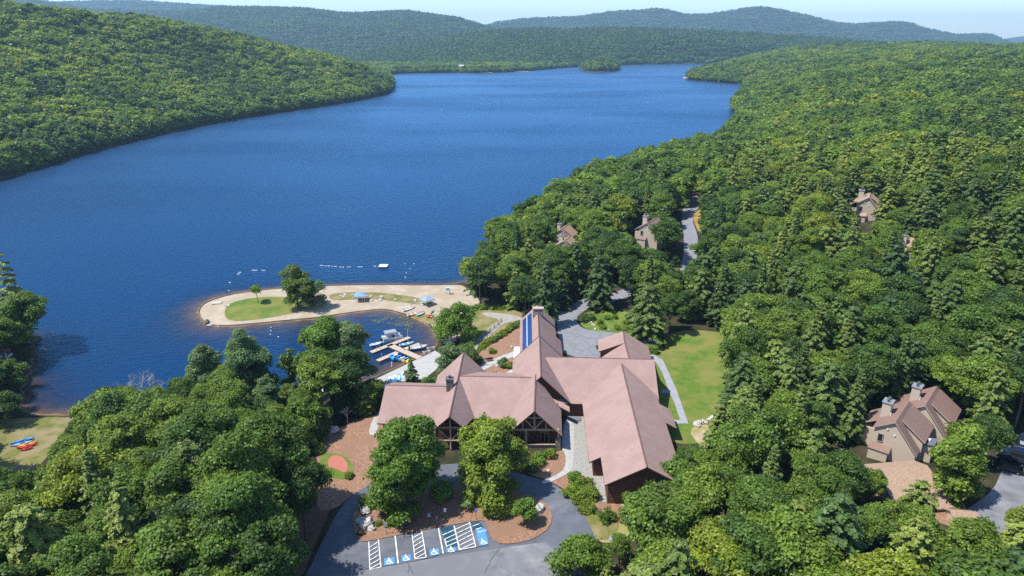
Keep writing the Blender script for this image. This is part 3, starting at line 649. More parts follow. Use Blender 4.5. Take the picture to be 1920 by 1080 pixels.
# ------------------------------------------------------------------ cottages
def cottage(label, x, y, rz, zg, sc=1.0, roofm=ROOFB, group="beige cottages among the trees", detail=True):
    # local: front gable towards -y, ridge along +y, ridge height 8
    c = empty("cottage", (x, y, zg), rz, sc); tag(c, label, "house", group)
    R = 8.0
    def sl(nm, pts, zz):
        area = sum(pts[i][0]*pts[(i+1) % len(pts)][1]-pts[(i+1) % len(pts)][0]*pts[i][1] for i in range(len(pts)))
        if area < 0: pts = pts[::-1]; zz = zz[::-1]
        m = MB(); m.prism(pts, [q-.22 for q in zz], zz, 0, 1); return m.build(nm, [roofm, FASCL], c)
    lp = [(0,-.4),(-3.4,-.4),(-3.4,3.0),(-6.0,3.4),(-6.0,9.2),(0,9.9)]; sl("roof", lp, [R+.68*p[0] for p in lp])
    rp = [(0,-.4),(1.1,-.4),(1.1,9.9),(0,9.9)]; sl("roof", rp, [R-1.2*p[0] for p in rp])
    rp = [(1.1,-.4),(4.4,-.4),(4.4,2.2),(1.1,2.2)]; sl("roof", rp, [R-1.2*p[0] for p in rp])
    rp = [(.6,2.2),(4.9,2.2),(4.9,9.9),(.6,9.9)]; sl("roof", rp, [R-.45-.72*(p[0]-.6) for p in rp])
    m = MB(); k = [(-3.1,-2.5),(-3.1,R-2.3),(0,R-.25),(4.1,R-5.2),(4.1,-2.5)]
    vs = [(q[0], .0, q[1]) for q in k]+[(q[0], 9.4, q[1]) for q in k]
    m.add(vs, [(0, 4, 3, 2, 1), (5, 6, 7, 8, 9), (0, 1, 6, 5), (3, 4, 9, 8)])
    m.box((-4.4, 6.3, .4), (2.8, 5.6, 5.8)); vq = [(.6,-2.5),(.6,7.1),(4.5,4.35),(4.5,-2.5)]; m.add([(q[0], 2.6, q[1]) for q in vq]+[(q[0], 9.5, q[1]) for q in vq], [(0, 3, 2, 1), (4, 5, 6, 7), (2, 3, 7, 6), (0, 1, 5, 4)]); m.build("wall", BEIGE, c)
    # chimney stack on the left of the ridge
    m = MB(); m.box((-2.6, 5.0, 6.3), (1.5, 2.0, 5.4)); ch = m.build("chimney", BEIGE, c)
    m = MB(); m.box((-2.6, 5.0, 9.05), (1.8, 2.3, .16)); m.build("chimney_cap", mat("grey_metal_cap", (.22,.225,.24), rough=.4), ch)
    for dy in (-.5, .5): m = MB(); m.tube((-2.6, 5+dy, 9.1), (-2.6, 5+dy, 9.6), .17); m.tube((-2.6, 5+dy, 9.6), (-2.6, 5+dy, 9.72), .28); m.build("flue", MATS["flue_metal"], ch)
    if detail:
        m = MB(); m.box((-1.9, -.06, 3.9), (.75, .1, 1.5), 0, 1)
        for dx in (-.43, .43): m.box((-1.9+dx, -.1, 3.9), (.1, .1, 1.7))
        for dz in (-.8, .8): m.box((-1.9, -.1, 3.9+dz), (.96, .1, .1))
        m.build("window", [FASCL, GLASS], c)
        pp = [(-3.4,-1.2),(.2,-1.2),(.2,.0),(-3.4,.0)]; sl("porch_roof", pp, [1.9+.6*(p[1]+1.2) for p in pp])
        m = MB(); m.box((-1.7, -.5, .2), (3.2, 1.0, 3.2)); m.build("bump_out", BEIGE, c)
        for x_, z_ in ((-1.0, 6.0), (.3, 5.2)):
            m = MB(); m.box((x_, -.12, z_), (.22, .14, .22)); m.build("vent", WHITE, c)
        m = MB(); m.tube((-1.6, 3.5, 6.6), (-1.6, 3.5, 7.6), .09); m.build("vent_pipe", WHITE, c)
    return c
cottage("beige cottage with brown roof, the nearer of the pair by the side car park", 69.4, 107.6, -.72, 9.0)
cottage("beige cottage with brown roof partly behind its twin by the side car park", 78.2, 113.6, -.72, 9.0)
cottage("beige cottage with a chimney beside the forest road near the lake shore", 48.6, 238.0, -.55, 12.0, 1.0)
cottage("half hidden tan roofed cottage in the shore woods, chimney showing", 18.2, 232.0, -.4, 8.5, .8, ROOFO, detail=False)
cottage("half hidden tan roofed cottage deepest in the shore woods", 18.6, 250.0, -.4, 7.5, .85, ROOFO, detail=False)
cottage("lone tan cottage with tall timber chimney among the trees on the right slope", 126.5, 238.0, -.5, 20.5, 1.1, ROOFO)
cottage("tan roof just showing through the trees below the lone slope cottage", 122.5, 196.5, .9, 18.5, .9, ROOFO, detail=False)
cottage("small fragment of tan roof in the woods right of the meadow", 64.0, 190.0, .4, 8.5, .65, ROOFO, detail=False)
cottage("low grey tan roof glimpsed high on the wooded right slope", 160.0, 380.0, 1.2, 21.0, .8, ROOFO, detail=False)
# garage with the big tan roof
gar = empty("garage", (0, 0, 0)); tag(gar, "garage with a broad tan shingle roof in front of the paired cottages", "garage")
gable(gar, (62.0,99.2), (71.9,100.4), 12.6, 3.2, 7.8, .35, ground=7.5, wallmat=BEIGE, roofm=ROOFO, fasc=FASCL, cap=False, rin=(.3, .4), inset=.4)
gable(gar, (70.3,90.6), (74.2,90.0), 11.0, 1.6, 3.2, .55, ground=7.5, wallmat=BEIGE, roofm=ROOFO, fasc=FASCL, cap=False, rin=(.3, .4), inset=.4)
shed = empty("shed", (76.2,108.0,8.6), -.72); tag(shed, "narrow beige shed with a dark metal roof between garage and cottages", "shed")
m = MB(); m.box((0, 0, 1.8), (2.4, 2.6, 3.8)); m.build("wall", BEIGE, shed)
m = MB(); m.prism([(-1.4,-1.5),(1.4,-1.5),(1.4,1.5),(-1.4,1.5)], [3.6,4.2,4.2,3.6], [3.75,4.35,4.35,3.75]); m.build("roof", mat("zinc_roof", (.13,.12,.16), rough=.4), shed)
m = MB(); m.box((.3, 0, 4.4), (.4, .4, .4)); m.build("roof_vent", WHITE, shed)
for poly in ([(-29,112),(12,112),(16,127),(14,131),(15.5,97),(31,97),(36,150),(36,162),(20,162),(14,176),(0,176),(-2,148),(-20,148),(-30,133)],
             [(60,91),(76,90),(79,103),(90,120),(84,124),(70,120),(62,110)]): CLEAR.append(poly)
for x, y in ((48.6,241), (126.5,240), (18.2,235), (18.6,253), (122,199)): CLEAR.append([(-50,104),(-28,104),(-28,124),(-50,124)]) if x == 48.6 else None
for x, y in ((48.6,241), (126.5,240), (18.2,235), (18.6,253), (122,199)): CLEAR.append([(x-6, y-6), (x+6, y-6), (x+6, y+8), (x-6, y+8)])

# ------------------------------------------------------------------ trees: crown and trunk meshes
def quads(P, Nn, size, r, asp=1.0):
    n = len(P); t = r.normal(size=(n, 3)); t -= (t*Nn).sum(1, keepdims=True)*Nn; t /= np.linalg.norm(t, axis=1, keepdims=True)+1e-9
    b = np.cross(Nn, t); s = size[:, None] if np.ndim(size) else size
    c = r.uniform(-.18, .18, size=(n, 1))*s*Nn
    V = np.stack([P-t*s*.5*asp+c, P-b*s*.42-c, P+t*s*.5*asp+c, P+b*s*.42-c], 1).reshape(-1, 3)
    return V, np.arange(4*n).reshape(n, 4)
def norm(v): return v/(np.linalg.norm(v, axis=-1, keepdims=True)+1e-9)
def broad_crown(seed, n, leaf, H=15., R=4.6, nl=30, low=.28, shape=1.0):
    r = np.random.default_rng(seed); cz = H*(1+low)/2; hz = H*(1-low)/2
    # clumps of very uneven size spread over a lopsided envelope
    th = r.uniform(0, 2*np.pi, nl); u = np.clip(r.uniform(-.75, 1.0, nl), -1, 1); q = np.sqrt(1-u*u)
    if low < .06: u = np.where(r.random(nl) < .22, r.uniform(-1, -.6, nl), u); q = np.sqrt(np.maximum(1-u*u, 0))
    if low < .15: q = np.where(u < .1, np.maximum(q, .8), q)
    rad = r.uniform(.45, .88, nl)
    lob = 1+.22*np.sin(th*2+r.uniform(0, 6))+.15*np.sin(th*3+r.uniform(0, 6))
    C = np.stack([np.cos(th)*q*R*rad*lob, np.sin(th)*q*R*rad*lob, cz+u*hz*(.78 if low >= .15 else np.where(u < 0, 1.05, .78))*rad*1.1], 1)
    if shape != 1.0: C[:, :2] *= np.clip(1.15-(C[:, 2:3]-low*H)/(H*(1-low))*shape, .25, 1.2)
    rl = R*r.uniform(.17, .40, nl)*(34/nl)**.25
    w = rl**2; w /= w.sum(); k = r.choice(nl, n, p=w)
    d = norm(r.normal(size=(n, 3))); d[:, 2] = np.where(d[:, 2] < -.35, -d[:, 2], d[:, 2]); 
    fl = r.uniform(.42, .9, nl)[k]; ex = r.uniform(.8, 1.35, nl)[k]; sc = np.stack([rl[k]*ex, rl[k]*(2.1-ex), rl[k]*fl], 1); ra = np.where(r.random(n) < .78, r.uniform(.78, 1.08, n), r.uniform(.2, .8, n))
    P = C[k]+d*sc*ra[:, None]
    P += r.normal(size=(n, 3))*leaf*.55
    Nn = norm(d*np.array([1, 1, 1.2])+r.normal(size=(n, 3))*.55+np.array([0, 0, .35]))
    lt = r.uniform(.3, .7, nl)[k]
    V, Q_ = quads(P, Nn, leaf*r.uniform(.6, 1.35, n), r, 1.25)
    return V, Q_, np.clip(lt+r.normal(size=n)*.16, 0, 1), C, rl
def trunk_mesh(name, C, H, r0, seed, m, nlimb=9, n=6):
    r = random.Random(seed); mb = MB(); top = H*.8
    pts = [Vector((0, 0, -.6)), Vector((r.uniform(-.15, .15), r.uniform(-.15, .15), H*.25)), Vector((r.uniform(-.3, .3), r.uniform(-.3, .3), H*.5)), Vector((r.uniform(-.4, .4), r.uniform(-.4, .4), top))]
    rs = [r0, r0*.8, r0*.55, r0*.15]
    for i in range(3): mb.tube(pts[i], pts[i+1], rs[i], rs[i+1], n, caps=False)
    idx = list(range(len(C))); r.shuffle(idx)
    for i in idx[:nlimb]:
        t = Vector(C[i]); z = min(max(t.z*.62, H*.2), H*.62); f = z/H
        b = pts[1].lerp(pts[2], min(max((f-.25)/.25, 0), 1)); b = Vector((b.x, b.y, z)); mid = b.lerp(t, .5)+Vector((0, 0, .4))
        mb.tube(b, mid, r0*.34, r0*.22, 5, caps=False); mb.tube(mid, t, r0*.22, r0*.06, 5, caps=False)
    me = bpy.data.meshes.new(name); me.from_pydata(mb.v, [], mb.f); me.materials.append(m); return me
def broad(seed, n, leaf, m, H=15., R=4.6, nl=30, low=.28, shape=1.0, bark=None, r0=.26):
    V, Q_, t, C, rl = broad_crown(seed, n, leaf, H, R, nl, low, shape)
    return fastmesh("crown", V, Q_, m, t), trunk_mesh("trunk", C, H, r0, seed, bark or BARK)
def conifer(seed, n, leaf, m, H=17., R=3.6, low=.10, dens=26, bark=None, pw=.75):
    r = np.random.default_rng(seed); nw = dens; Pl = []; Nl = []; Tl = []; per = n//(nw*8); tips = []
    for i in range(nw):
        f = (i+r.uniform(-.3, .3))/nw; z = H*(low+(1-low)*f); Rr = R*(1-f)**pw*(1-.25*(f < .12))*r.uniform(.8, 1.15)
        nb_ = 9 if f < .7 else 6; a0 = r.uniform(0, 6)
        for b in range(nb_):
            a = a0+2*np.pi*b/nb_+r.uniform(-.25, .25); Lb = Rr*r.uniform(.55, 1.2); k = max(4, int(per*(.4+1.3*(1-f))))
            s = np.sqrt(r.uniform(.02, 1, k)); wv = r.uniform(-1, 1, k)*(.12+.26*Lb*np.sqrt(np.maximum(1-s, .05)))*.9
            dz = .10*Lb*s-.30*Lb*s*s+r.normal(size=k)*.07
            x = np.cos(a)*s*Lb-np.sin(a)*wv; y = np.sin(a)*s*Lb+np.cos(a)*wv
            Pl.append(np.stack([x, y, z+dz-.12*np.abs(wv)], 1))
            nn = np.stack([np.cos(a)*np.full(k, .45), np.sin(a)*np.full(k, .45), np.ones(k)], 1)+r.normal(size=(k, 3))*.38
            Nl.append(norm(nn)); Tl.append(np.full(k, r.uniform(.3, .7))+r.normal(size=k)*.1+.12*(s-.5)); tips.append((np.cos(a)*Lb*.8, np.sin(a)*Lb*.8, z-.1*Lb))
    P = np.concatenate(Pl); Nn = np.concatenate(Nl); T = np.concatenate(Tl)
    V, Q_ = quads(P, Nn, leaf*r.uniform(.6, 1.3, len(P)), r, 1.5)
    mb = MB(); mb.tube((0, 0, -.6), (0, 0, H*.55), .22, .13, 6, caps=False); mb.tube((0, 0, H*.55), (0, 0, H*.99), .13, .02, 6, caps=False)
    for t in tips[::7]: mb.tube((0, 0, t[2]+.1), t, .045, .015, 4, caps=False)
    me = bpy.data.meshes.new("trunk"); me.from_pydata(mb.v, [], mb.f); me.materials.append(bark or BARK)
    return fastmesh("crown", V, Q_, m, np.clip(T, 0, 1)), me

def tree(name, pair, loc, rz=0, sc=(1, 1, 1), label=None, cat='tree', group=None):
    o = empty(name, loc, rz); o.scale = sc; tag(o, label, cat, group)
    obj("crown", pair[0], o); obj("trunk", pair[1], o)
    return o

# --- tree kinds by distance
NB = [broad(100+i, 19000, .34, LB, H=15, R=4.9 if i % 3 else 4.2, nl=58+5*(i % 4), low=.22+.05*(i % 3), shape=(1.0, .35, .75)[i % 3]) for i in range(9)]
NY_ = [broad(130+i, 9000, .42, LY, H=11, R=3.8, nl=30, low=.2) for i in range(2)]
NP = [broad(140+i, 14000, .33, LP, H=16, R=3.6, nl=50, low=.15, shape=.7, bark=BARKW) for i in range(2)]
NC = [conifer(200+i, 14000, .36, LC, H=(17, 15, 18, 14, 16)[i], R=(3.6, 5.0, 4.4, 5.4, 4.8)[i], low=.08, dens=(26, 15, 20, 13, 17)[i], pw=(.75, .5, .62, .45, .55)[i]) for i in range(5)]
MBt = [broad(300+i, 2800, .85, LB, H=15, R=4.9, nl=30, low=.2, shape=(1.0, .4)[i % 2])[0] for i in range(5)]
MC = [conifer(330+i, 2600, .8, LC, H=17, R=(3.8, 4.8, 5.2)[i], low=.08, dens=(18, 13, 11)[i], pw=(.75, .55, .5)[i])[0] for i in range(3)]
FB = [broad(360+i, 750, 1.7, LB, H=15, R=5.0, nl=18, low=.2)[0] for i in range(4)]
FC = [conifer(380+i, 750, 1.5, LC, H=17, R=3.8, low=.08, dens=10)[0] for i in range(2)]

# --- where forest shows: outline of the woods as seen from the air, tested crown by crown
MASK_L = [(-400,1500),(-400,870),(-10,883),(62,876),(104,822),(132,778),(152,742),(190,708),(240,716),(285,690),(318,684),(350,704),(374,662),(405,640),(450,622),(500,650),(535,690),(560,700),(572,625),(600,590),(640,574),(690,600),(700,650),(690,690),(712,730),(716,762),(690,772),(615,795),(588,830),(596,868),(618,905),(600,955),(590,1000),(575,1050),(545,1080),(500,1200),(480,1500)]
MASK_R = [(818,600),(824,562),(858,545),(866,520),(858,478),(872,440),(905,420),(950,392),(1000,358),(1050,334),(1068,312),(1130,288),(1190,287),(1235,262),(1262,250),(1330,247),(1352,262),(1368,245),(1390,232),(1372,205),(1372,190),(1392,168),(1408,158),(1385,156),(1330,152),(1288,148),(1288,128),(1340,120),(1420,112),(1450,100),(1600,80),(1750,70),(2500,60),(2500,1500),(1020,1500),(1038,1085),(1070,1052),(1110,1042),(1148,1012),(1160,985),(1158,962),(1175,930),(1215,895),(1240,850),(1262,820),(1330,812),(1344,775),(1338,720),(1352,640),(1330,632),(1268,612),(1240,590),(1200,584),(1180,578),(1115,572),(1098,578),(1080,568),(1046,580),(1020,592),(990,582),(920,578),(900,580),(868,590),(850,600)]
MASK_E = [(-400,380),(-10,440),(10,470),(38,510),(60,530),(76,570),(72,610),(50,640),(34,655),(22,648),(-2,650),(0,668),(24,678),(34,700),(30,735),(40,770),(30,782),(5,785),(8,830),(2,880),(-400,880)]
MASK_H = [(-400,-60),(0,2),(60,12),(150,20),(300,42),(430,62),(560,84),(640,102),(700,124),(734,142),(739,165),(733,178),(700,188),(650,197),(560,211),(450,229),(370,243),(270,266),(150,299),(60,328),(0,347),(-400,430)]
HOLES = [[(1180,462),(1176,425),(1190,402),(1215,400),(1232,412),(1226,440),(1212,462)],
         [(1272,500),(1280,450),(1270,400),(1280,360),(1300,358),(1314,368),(1320,395),(1318,440),(1306,445),(1306,470),(1290,505)],
         [(1042,428),(1052,416),(1074,432),(1078,452),(1058,470),(1044,462)],
         [(1600,385),(1612,345),(1626,344),(1658,385),(1655,402),(1640,425),(1620,425)],
         [(1728,492),(1745,478),(1775,486),(1772,500),(1735,498)],[(1362,516),(1382,510),(1380,530),(1366,532)],[(1518,255),(1545,255),(1545,262),(1518,262)],
         [(1614,795),(1650,770),(1668,735),(1700,730),(1722,728),(1755,718),(1786,750),(1772,790),(1755,830),(1768,880),(1778,945),(1800,960),(1830,965),(1815,990),(1760,985),(1745,955),(1700,925),(1655,895),(1650,870),(1640,855),(1635,810)],
         [(1800,955),(1845,930),(1880,890),(1878,822),(1925,818),(2100,790),(2100,850),(1925,905),(1885,935),(1872,962),(1850,970)],
         [(235,690),(255,692),(300,690),(290,712),(245,716)]]
MASKS = [MASK_L, MASK_R, MASK_E, MASK_H]

def okpix(px, py):
    m = np.zeros(px.shape, bool)
    for M in MASKS: m |= inpoly(px, py, M)
    for Hh in HOLES: m &= ~inpoly(px, py, Hh)
    return m
def inclear(X, Y):
    m = np.zeros(X.shape, bool)
    for p in CLEAR:
        a = np.array([q[:2] for q in p]); lo = a.min(0)-1; hi = a.max(0)+1
        k = (X > lo[0]) & (X < hi[0]) & (Y > lo[1]) & (Y < hi[1])
        if k.any(): m[k] |= inpoly(X[k], Y[k], p)
    return m
def scatter(x0, x1, y0, y1, cell, seed):
    r = np.random.default_rng(seed); gx = np.arange(x0, x1, cell); gy = np.arange(y0, y1, cell); X, Y = np.meshgrid(gx, gy)
    X[::2] += cell/2; X = (X+r.uniform(-.38, .38, X.shape)*cell).ravel(); Y = (Y+r.uniform(-.38, .38, Y.shape)*cell).ravel()
    px, py, dp = proj(np.stack([X, Y, np.full(X.shape, 20.)], 1))
    k = (px > -260) & (px < 2180) & (Y > 40)
    X, Y = X[k], Y[k]; Z = height(X, Y); land = ~inpoly(X, Y, LAKE) | inpoly(X, Y, ISLE)
    k = land & (Z > .3) & ~inclear(X, Y)
    return X[k], Y[k], Z[k]
def conf_share(X, Y):
    v = vnoise(X, Y, 38, 21); w = vnoise(X, Y, 140, 22)
    base = np.where(X > 0, .36, .16); base = np.where((Y > 600), .14, base); base = np.where((X < 0) & (Y > 300), .06, base)
    return np.clip(base+(v-.5)*.7+(w-.5)*.4, 0, .9)

X, Y, Z = scatter(-460, 620, 42, 430, 6.3, 31)
r = np.random.default_rng(77)
iscon = r.random(len(X)) < conf_share(X, Y)
Hs = np.where(iscon, r.uniform(14, 21, len(X)), r.uniform(12, 18.5, len(X)))
# trees close under the shore line and near lawns stay a bit lower
Rs = np.where(iscon, 4.0, 4.6)*Hs/16
def crown_ok(X, Y, Z, Hs, Rs, slack=1.0):
    ok = np.ones(len(X), bool)
    for dx, f in ((0, .97), (-.72, .72), (.72, .72), (-.8, .55), (.8, .55), (0, .5), (0, .8)):
        # sideways offset is perpendicular to the view
        px, py, dp = proj(np.stack([X+dx*Rs*slack, Y, Z+f*Hs], 1)); inside = (px > -80) & (px < 2000) & (py < 1160)
        o = okpix(px, py); ok &= o | ~inside
    return ok
ok = crown_ok(X, Y, Z, Hs, Rs)
# trees that do not fit get a second chance as smaller ones
small = ~ok; H2 = np.where(small, Hs*.62, Hs); R2 = np.where(small, Rs*.62, Rs)
ok2 = crown_ok(X, Y, Z, H2, R2)
H2 = np.where(~ok2, H2*.6, H2); R2 = np.where(~ok2, R2*.6, R2); ok2 = crown_ok(X, Y, Z, H2, R2)
X, Y, Z, Hs, Rs, iscon = X[ok2], Y[ok2], Z[ok2], H2[ok2], R2[ok2], iscon[ok2]
dist = np.sqrt(X**2+Y**2+(CAMH-Z)**2)
px, py, dp = proj(np.stack([X, Y, Z+Hs*.7], 1))
vis = (px > -40) & (px < 1960) & (py < 1110)
MARKS = [((-62,78),"in the bottom left corner woods"),((-36,92),"along the left side of the parking loop"),((-38,114),"behind the red disc and mulch slope"),((-98,108),"below the left lawn with the kayaks"),((-78,136),"on the near shore above the left lawn"),((-52,140),"on the shore between the left lawn and the docks"),
 ((-108,160),"on the dark bank at the left edge"),((-66,110),"in the middle of the woods left of the loop"),((-12,212),"where the beach meets the woods"),((4,200),"above the fenced garden path"),((18,243),"around the two half hidden shore cottages"),((48,236),"around the beige cottage by the forest road"),((30,205),"in the woods behind the rear range"),
 ((62,205),"between the meadow and the forest road"),((72,265),"on the right of the forest road"),((50,290),"on the lake shore left of the forest road"),((80,330),"around the utility pole"),((46,170),"behind the hedged machine pad"),((58,150),"along the far edge of the right lawn"),((56,130),"along the lower edge of the right lawn"),
 ((36,92),"beyond the end gable of the right wing"),((22,80),"beside the drive at the lower right"),((50,85),"in the bottom woods left of the tan garage"),((66,78),"in the bottom right woods below the garage"),((90,84),"in the bottom right corner woods"),((60,112),"just left of the paired cottages"),((92,128),"just behind the paired cottages"),((112,112),"beside the side car park"),
 ((126,232),"around the lone slope cottage"),((122,195),"around the tan roof on the slope"),((64,190),"around the small roof fragment"),((95,200),"on the slope between meadow and lone cottage"),((90,160),"on the slope above the right lawn"),((125,150),"on the slope above the side car park"),((170,230),"on the slope right of the lone cottage"),((120,290),"on the slope beyond the lone cottage"),((150,180),"on the slope at the right edge below the lone cottage")]
MK = np.array([m_[0] for m_ in MARKS], float)
def landmark(x, y): return MARKS[int(np.argmin((MK[:, 0]-x)**2+(MK[:, 1]-y)**2))][1]
order = np.argsort(dist/np.maximum(Rs, 2)*4.6)
used_ = np.zeros(len(X), bool); cnt = [0, 0]
rr_ = random.Random(3)
for i in order:
    k = int(iscon[i])
    if not vis[i] or cnt[k] >= (300, 260)[k] or (k == 1 and dist[i] > 330): continue
    used_[i] = True; cnt[k] += 1
    rg = 'L' if X[i] < -15 else 'R'; wh = landmark(X[i], Y[i]); tall = Hs[i] > 15.5
    lb = ("tall " if tall else "lower ")+("dark evergreen " if k else "leafy broadleaf tree ")+wh; gp = ("tall " if tall else "lower ")+("evergreens " if k else "broadleaf trees ")+wh
    if k: pr = NC[rr_.randrange(5)]; b0 = 16.5; nm = "conifer_tree"
    else:
        pr = NB[rr_.randrange(9)]; b0 = 15.; nm = "broadleaf_tree"
        if rg == 'L' and rr_.random() < .10 and Y[i] > 105: pr = NP[rr_.randrange(2)]; b0 = 16.
    s = Hs[i]/b0; w = s*rr_.uniform(.88, 1.2)
    tree(nm, pr, (X[i], Y[i], Z[i]-.2), rr_.uniform(0, 6.28), (w, w, s), lb, group=gp)

# the rest of the woods: one mass per stretch, placed by geometry nodes
def forest(name, P, scl, rot, pick, meshes, label):
    src = bpy.data.collections.new(name+"_kinds")
    for i, m in enumerate(meshes):
        o = bpy.data.objects.new("%s_kind_%02d" % (name, i), m); src.objects.link(o)
    me = bpy.data.meshes.new(name); me.vertices.add(len(P)); me.vertices.foreach_set('co', np.asarray(P, np.float32).ravel())
    for nm, ty, dat in (('scl', 'FLOAT_VECTOR', scl), ('rot', 'FLOAT_VECTOR', rot)):
        a = me.attributes.new(nm, ty, 'POINT'); a.data.foreach_set('vector', np.asarray(dat, np.float32).ravel())
    a = me.attributes.new('pick', 'INT', 'POINT'); a.data.foreach_set('value', np.asarray(pick, np.int32)); me.update()
    o = obj(name, me); tag(o, label, "woods", kind='stuff')
    ng = bpy.data.node_groups.new(name, 'GeometryNodeTree'); ng.interface.new_socket('Geometry', in_out='INPUT', socket_type='NodeSocketGeometry'); ng.interface.new_socket('Geometry', in_out='OUTPUT', socket_type='NodeSocketGeometry')
    n = ng.nodes; l = ng.links; gi = n.new('NodeGroupInput'); go = n.new('NodeGroupOutput'); ip = n.new('GeometryNodeInstanceOnPoints')
    ci = n.new('GeometryNodeCollectionInfo'); ci.inputs[0].default_value = src; ci.inputs['Separate Children'].default_value = True; ci.inputs['Reset Children'].default_value = True
    l.new(gi.outputs[0], ip.inputs['Points']); l.new(ci.outputs[0], ip.inputs['Instance']); ip.inputs['Pick Instance'].default_value = True
    for nm, ty, so in (('scl', 'FLOAT_VECTOR', 'Scale'), ('rot', 'FLOAT_VECTOR', 'Rotation'), ('pick', 'INT', 'Instance Index')):
        a = n.new('GeometryNodeInputNamedAttribute'); a.data_type = ty; a.inputs[0].default_value = nm; l.new(a.outputs[0], ip.inputs[so])
    l.new(ip.outputs[0], go.inputs[0]); md = o.modifiers.new('scatter', 'NODES'); md.node_group = ng
    return o
def scr(Hs, ic, b, c, r, n): 
    s = Hs/np.where(ic, c, b); w = s*r.uniform(.85, 1.5, n); return np.stack([w, w, s], 1), np.stack([np.zeros(n), np.zeros(n), r.uniform(0, 6.28, n)], 1)
k = ~used_; n = k.sum(); ic = iscon[k]; dk = dist[k]; r = np.random.default_rng(5)
S_, R_ = scr(Hs[k], ic, 15., 17., r, n)
nearset = [p[0] for p in NB[:4]]+[p[0] for p in NC[:3]]
pick = np.where(dk < 230, np.where(ic, 4+r.integers(0, 3, n), r.integers(0, 4, n)), np.where(ic, 12+r.integers(0, 3, n), 7+r.integers(0, 5, n)))
forest("woodland", np.stack([X[k], Y[k], Z[k]-.2], 1), S_, R_, pick, nearset+MBt+MC, "continuous mixed woodland filling in behind the nearer trees")
# lake hills
X, Y, Z = scatter(-1700, 2100, 430, 2100, 7.4, 41)
r = np.random.default_rng(9); n = len(X); ic = r.random(n) < conf_share(X, Y); Hs = np.where(ic, r.uniform(13, 19, n), r.uniform(8.5, 18, n)); Rs = np.where(ic, 3.2, 4.4)
px, py, dp = proj(np.stack([X, Y, Z+Hs*.8], 1)); inm = okpix(px, py) | (Y > 1000) | (px < -20) | (px > 1940)
k = inm; X, Y, Z, Hs, ic = X[k], Y[k], Z[k], Hs[k], ic[k]; n = len(X)
sx = []; LKc = LAKE+[LAKE[0]]
for i in range(len(LAKE)):
    a_ = np.array(LKc[i]); b_ = np.array(LKc[i+1]); d_ = b_-a_; L_ = np.hypot(*d_)
    if L_ < 1 or min(a_[1], b_[1]) < 300 or L_ > 900: continue
    nn = np.array([-d_[1], d_[0]])/L_
    for row, of in enumerate((1.5, 5.5, 10)):
        for t in np.arange(0, L_, 5.0): q = a_+d_*(t+r.uniform(-1.5, 1.5))/L_; sx.append((q[0]+nn[0]*of, q[1]+nn[1]*of)); sx.append((q[0]-nn[0]*of, q[1]-nn[1]*of))
sx = np.array(sx); sx = sx[(np.abs(sx[:, 0]) < sx[:, 1]*.9+60) & ~inpoly(sx[:, 0], sx[:, 1], LAKE)]; n2 = len(sx)
X = np.concatenate([X, sx[:, 0]]); Y = np.concatenate([Y, sx[:, 1]]); Z = np.concatenate([Z, height(sx[:, 0], sx[:, 1])]); Hs = np.concatenate([Hs, r.uniform(7, 13, n2)]); ic = np.concatenate([ic, r.random(n2) < .15]); n = len(X)
S_, R_ = scr(Hs, ic, 15., 17., r, n); dk = np.hypot(X, Y)
pick = np.where(dk < 620, np.where(ic, 5+r.integers(0, 3, n), r.integers(0, 5, n)), np.where(ic, 12+r.integers(0, 2, n), 8+r.integers(0, 4, n)))
lf = X < -100+0*X
forest("hill_forest", np.stack([X[lf], Y[lf], Z[lf]-.2], 1), S_[lf], R_[lf], pick[lf], MBt+MC+FB+FC, "dense green forest covering the long hill on the left shore of the lake")
forest("slope_forest", np.stack([X[~lf], Y[~lf], Z[~lf]-.2], 1), S_[~lf], R_[~lf], pick[~lf], MBt+MC+FB+FC, "dense green forest rolling back over the right shore hills")
# far ranges: patches of canopy, sixteen crowns each
def patch(seed, m, nc=22, size=44, cone=.2):
    r = np.random.default_rng(seed); Vs = []; Qs = []; Ts = []; b = 0
    for i in range(nc):
        cx, cy = r.uniform(-size/2, size/2, 2); h = r.uniform(9, 16); R = r.uniform(3.8, 6.5); k = 34; con = r.random() < cone
        d = norm(r.normal(size=(k, 3))); d[:, 2] = np.abs(d[:, 2])
        P = np.array([cx, cy, h-R*.9])+d*np.array([R, R, R*.9]) if not con else np.stack([cx+d[:, 0]*R*.55*(1-d[:, 2]*.8), cy+d[:, 1]*R*.55*(1-d[:, 2]*.8), h-7+d[:, 2]*11], 1)
        V, Q_ = quads(P, norm(d+r.normal(size=(k, 3))*.3), r.uniform(2.4, 3.9, k), r, 1.1); Vs.append(V); Qs.append(Q_+b); b += len(V); Ts.append(np.clip(r.uniform(.25, .75)*(.35 if con else 1)+r.normal(size=k)*.12, 0, 1))
    return fastmesh("canopy_patch", np.concatenate(Vs), np.concatenate(Qs), m, np.concatenate(Ts))
LF = leafmat("far_leaves", [(0, (0.063,0.131,0.036)), (.5, (0.083,0.160,0.041)), (1, (0.106,0.185,0.043))], tintamt=.5)
PT = [patch(500+i, LF, cone=.1+.15*(i % 3)) for i in range(5)]
def farscatter(x0, x1, y0, y1, cell, seed):
    r = np.random.default_rng(seed); X, Y = np.meshgrid(np.arange(x0, x1, cell), np.arange(y0, y1, cell)); X = (X+r.uniform(-.4, .4, X.shape)*cell).ravel(); Y = (Y+r.uniform(-.4, .4, Y.shape)*cell).ravel()
    k = (np.abs(X) < Y*.88+100); X, Y = X[k], Y[k]; Z = height(X, Y); k = (Z > .4) & (segdist(X, Y, LAKE) > 4); return X[k], Y[k], Z[k]
FX = []
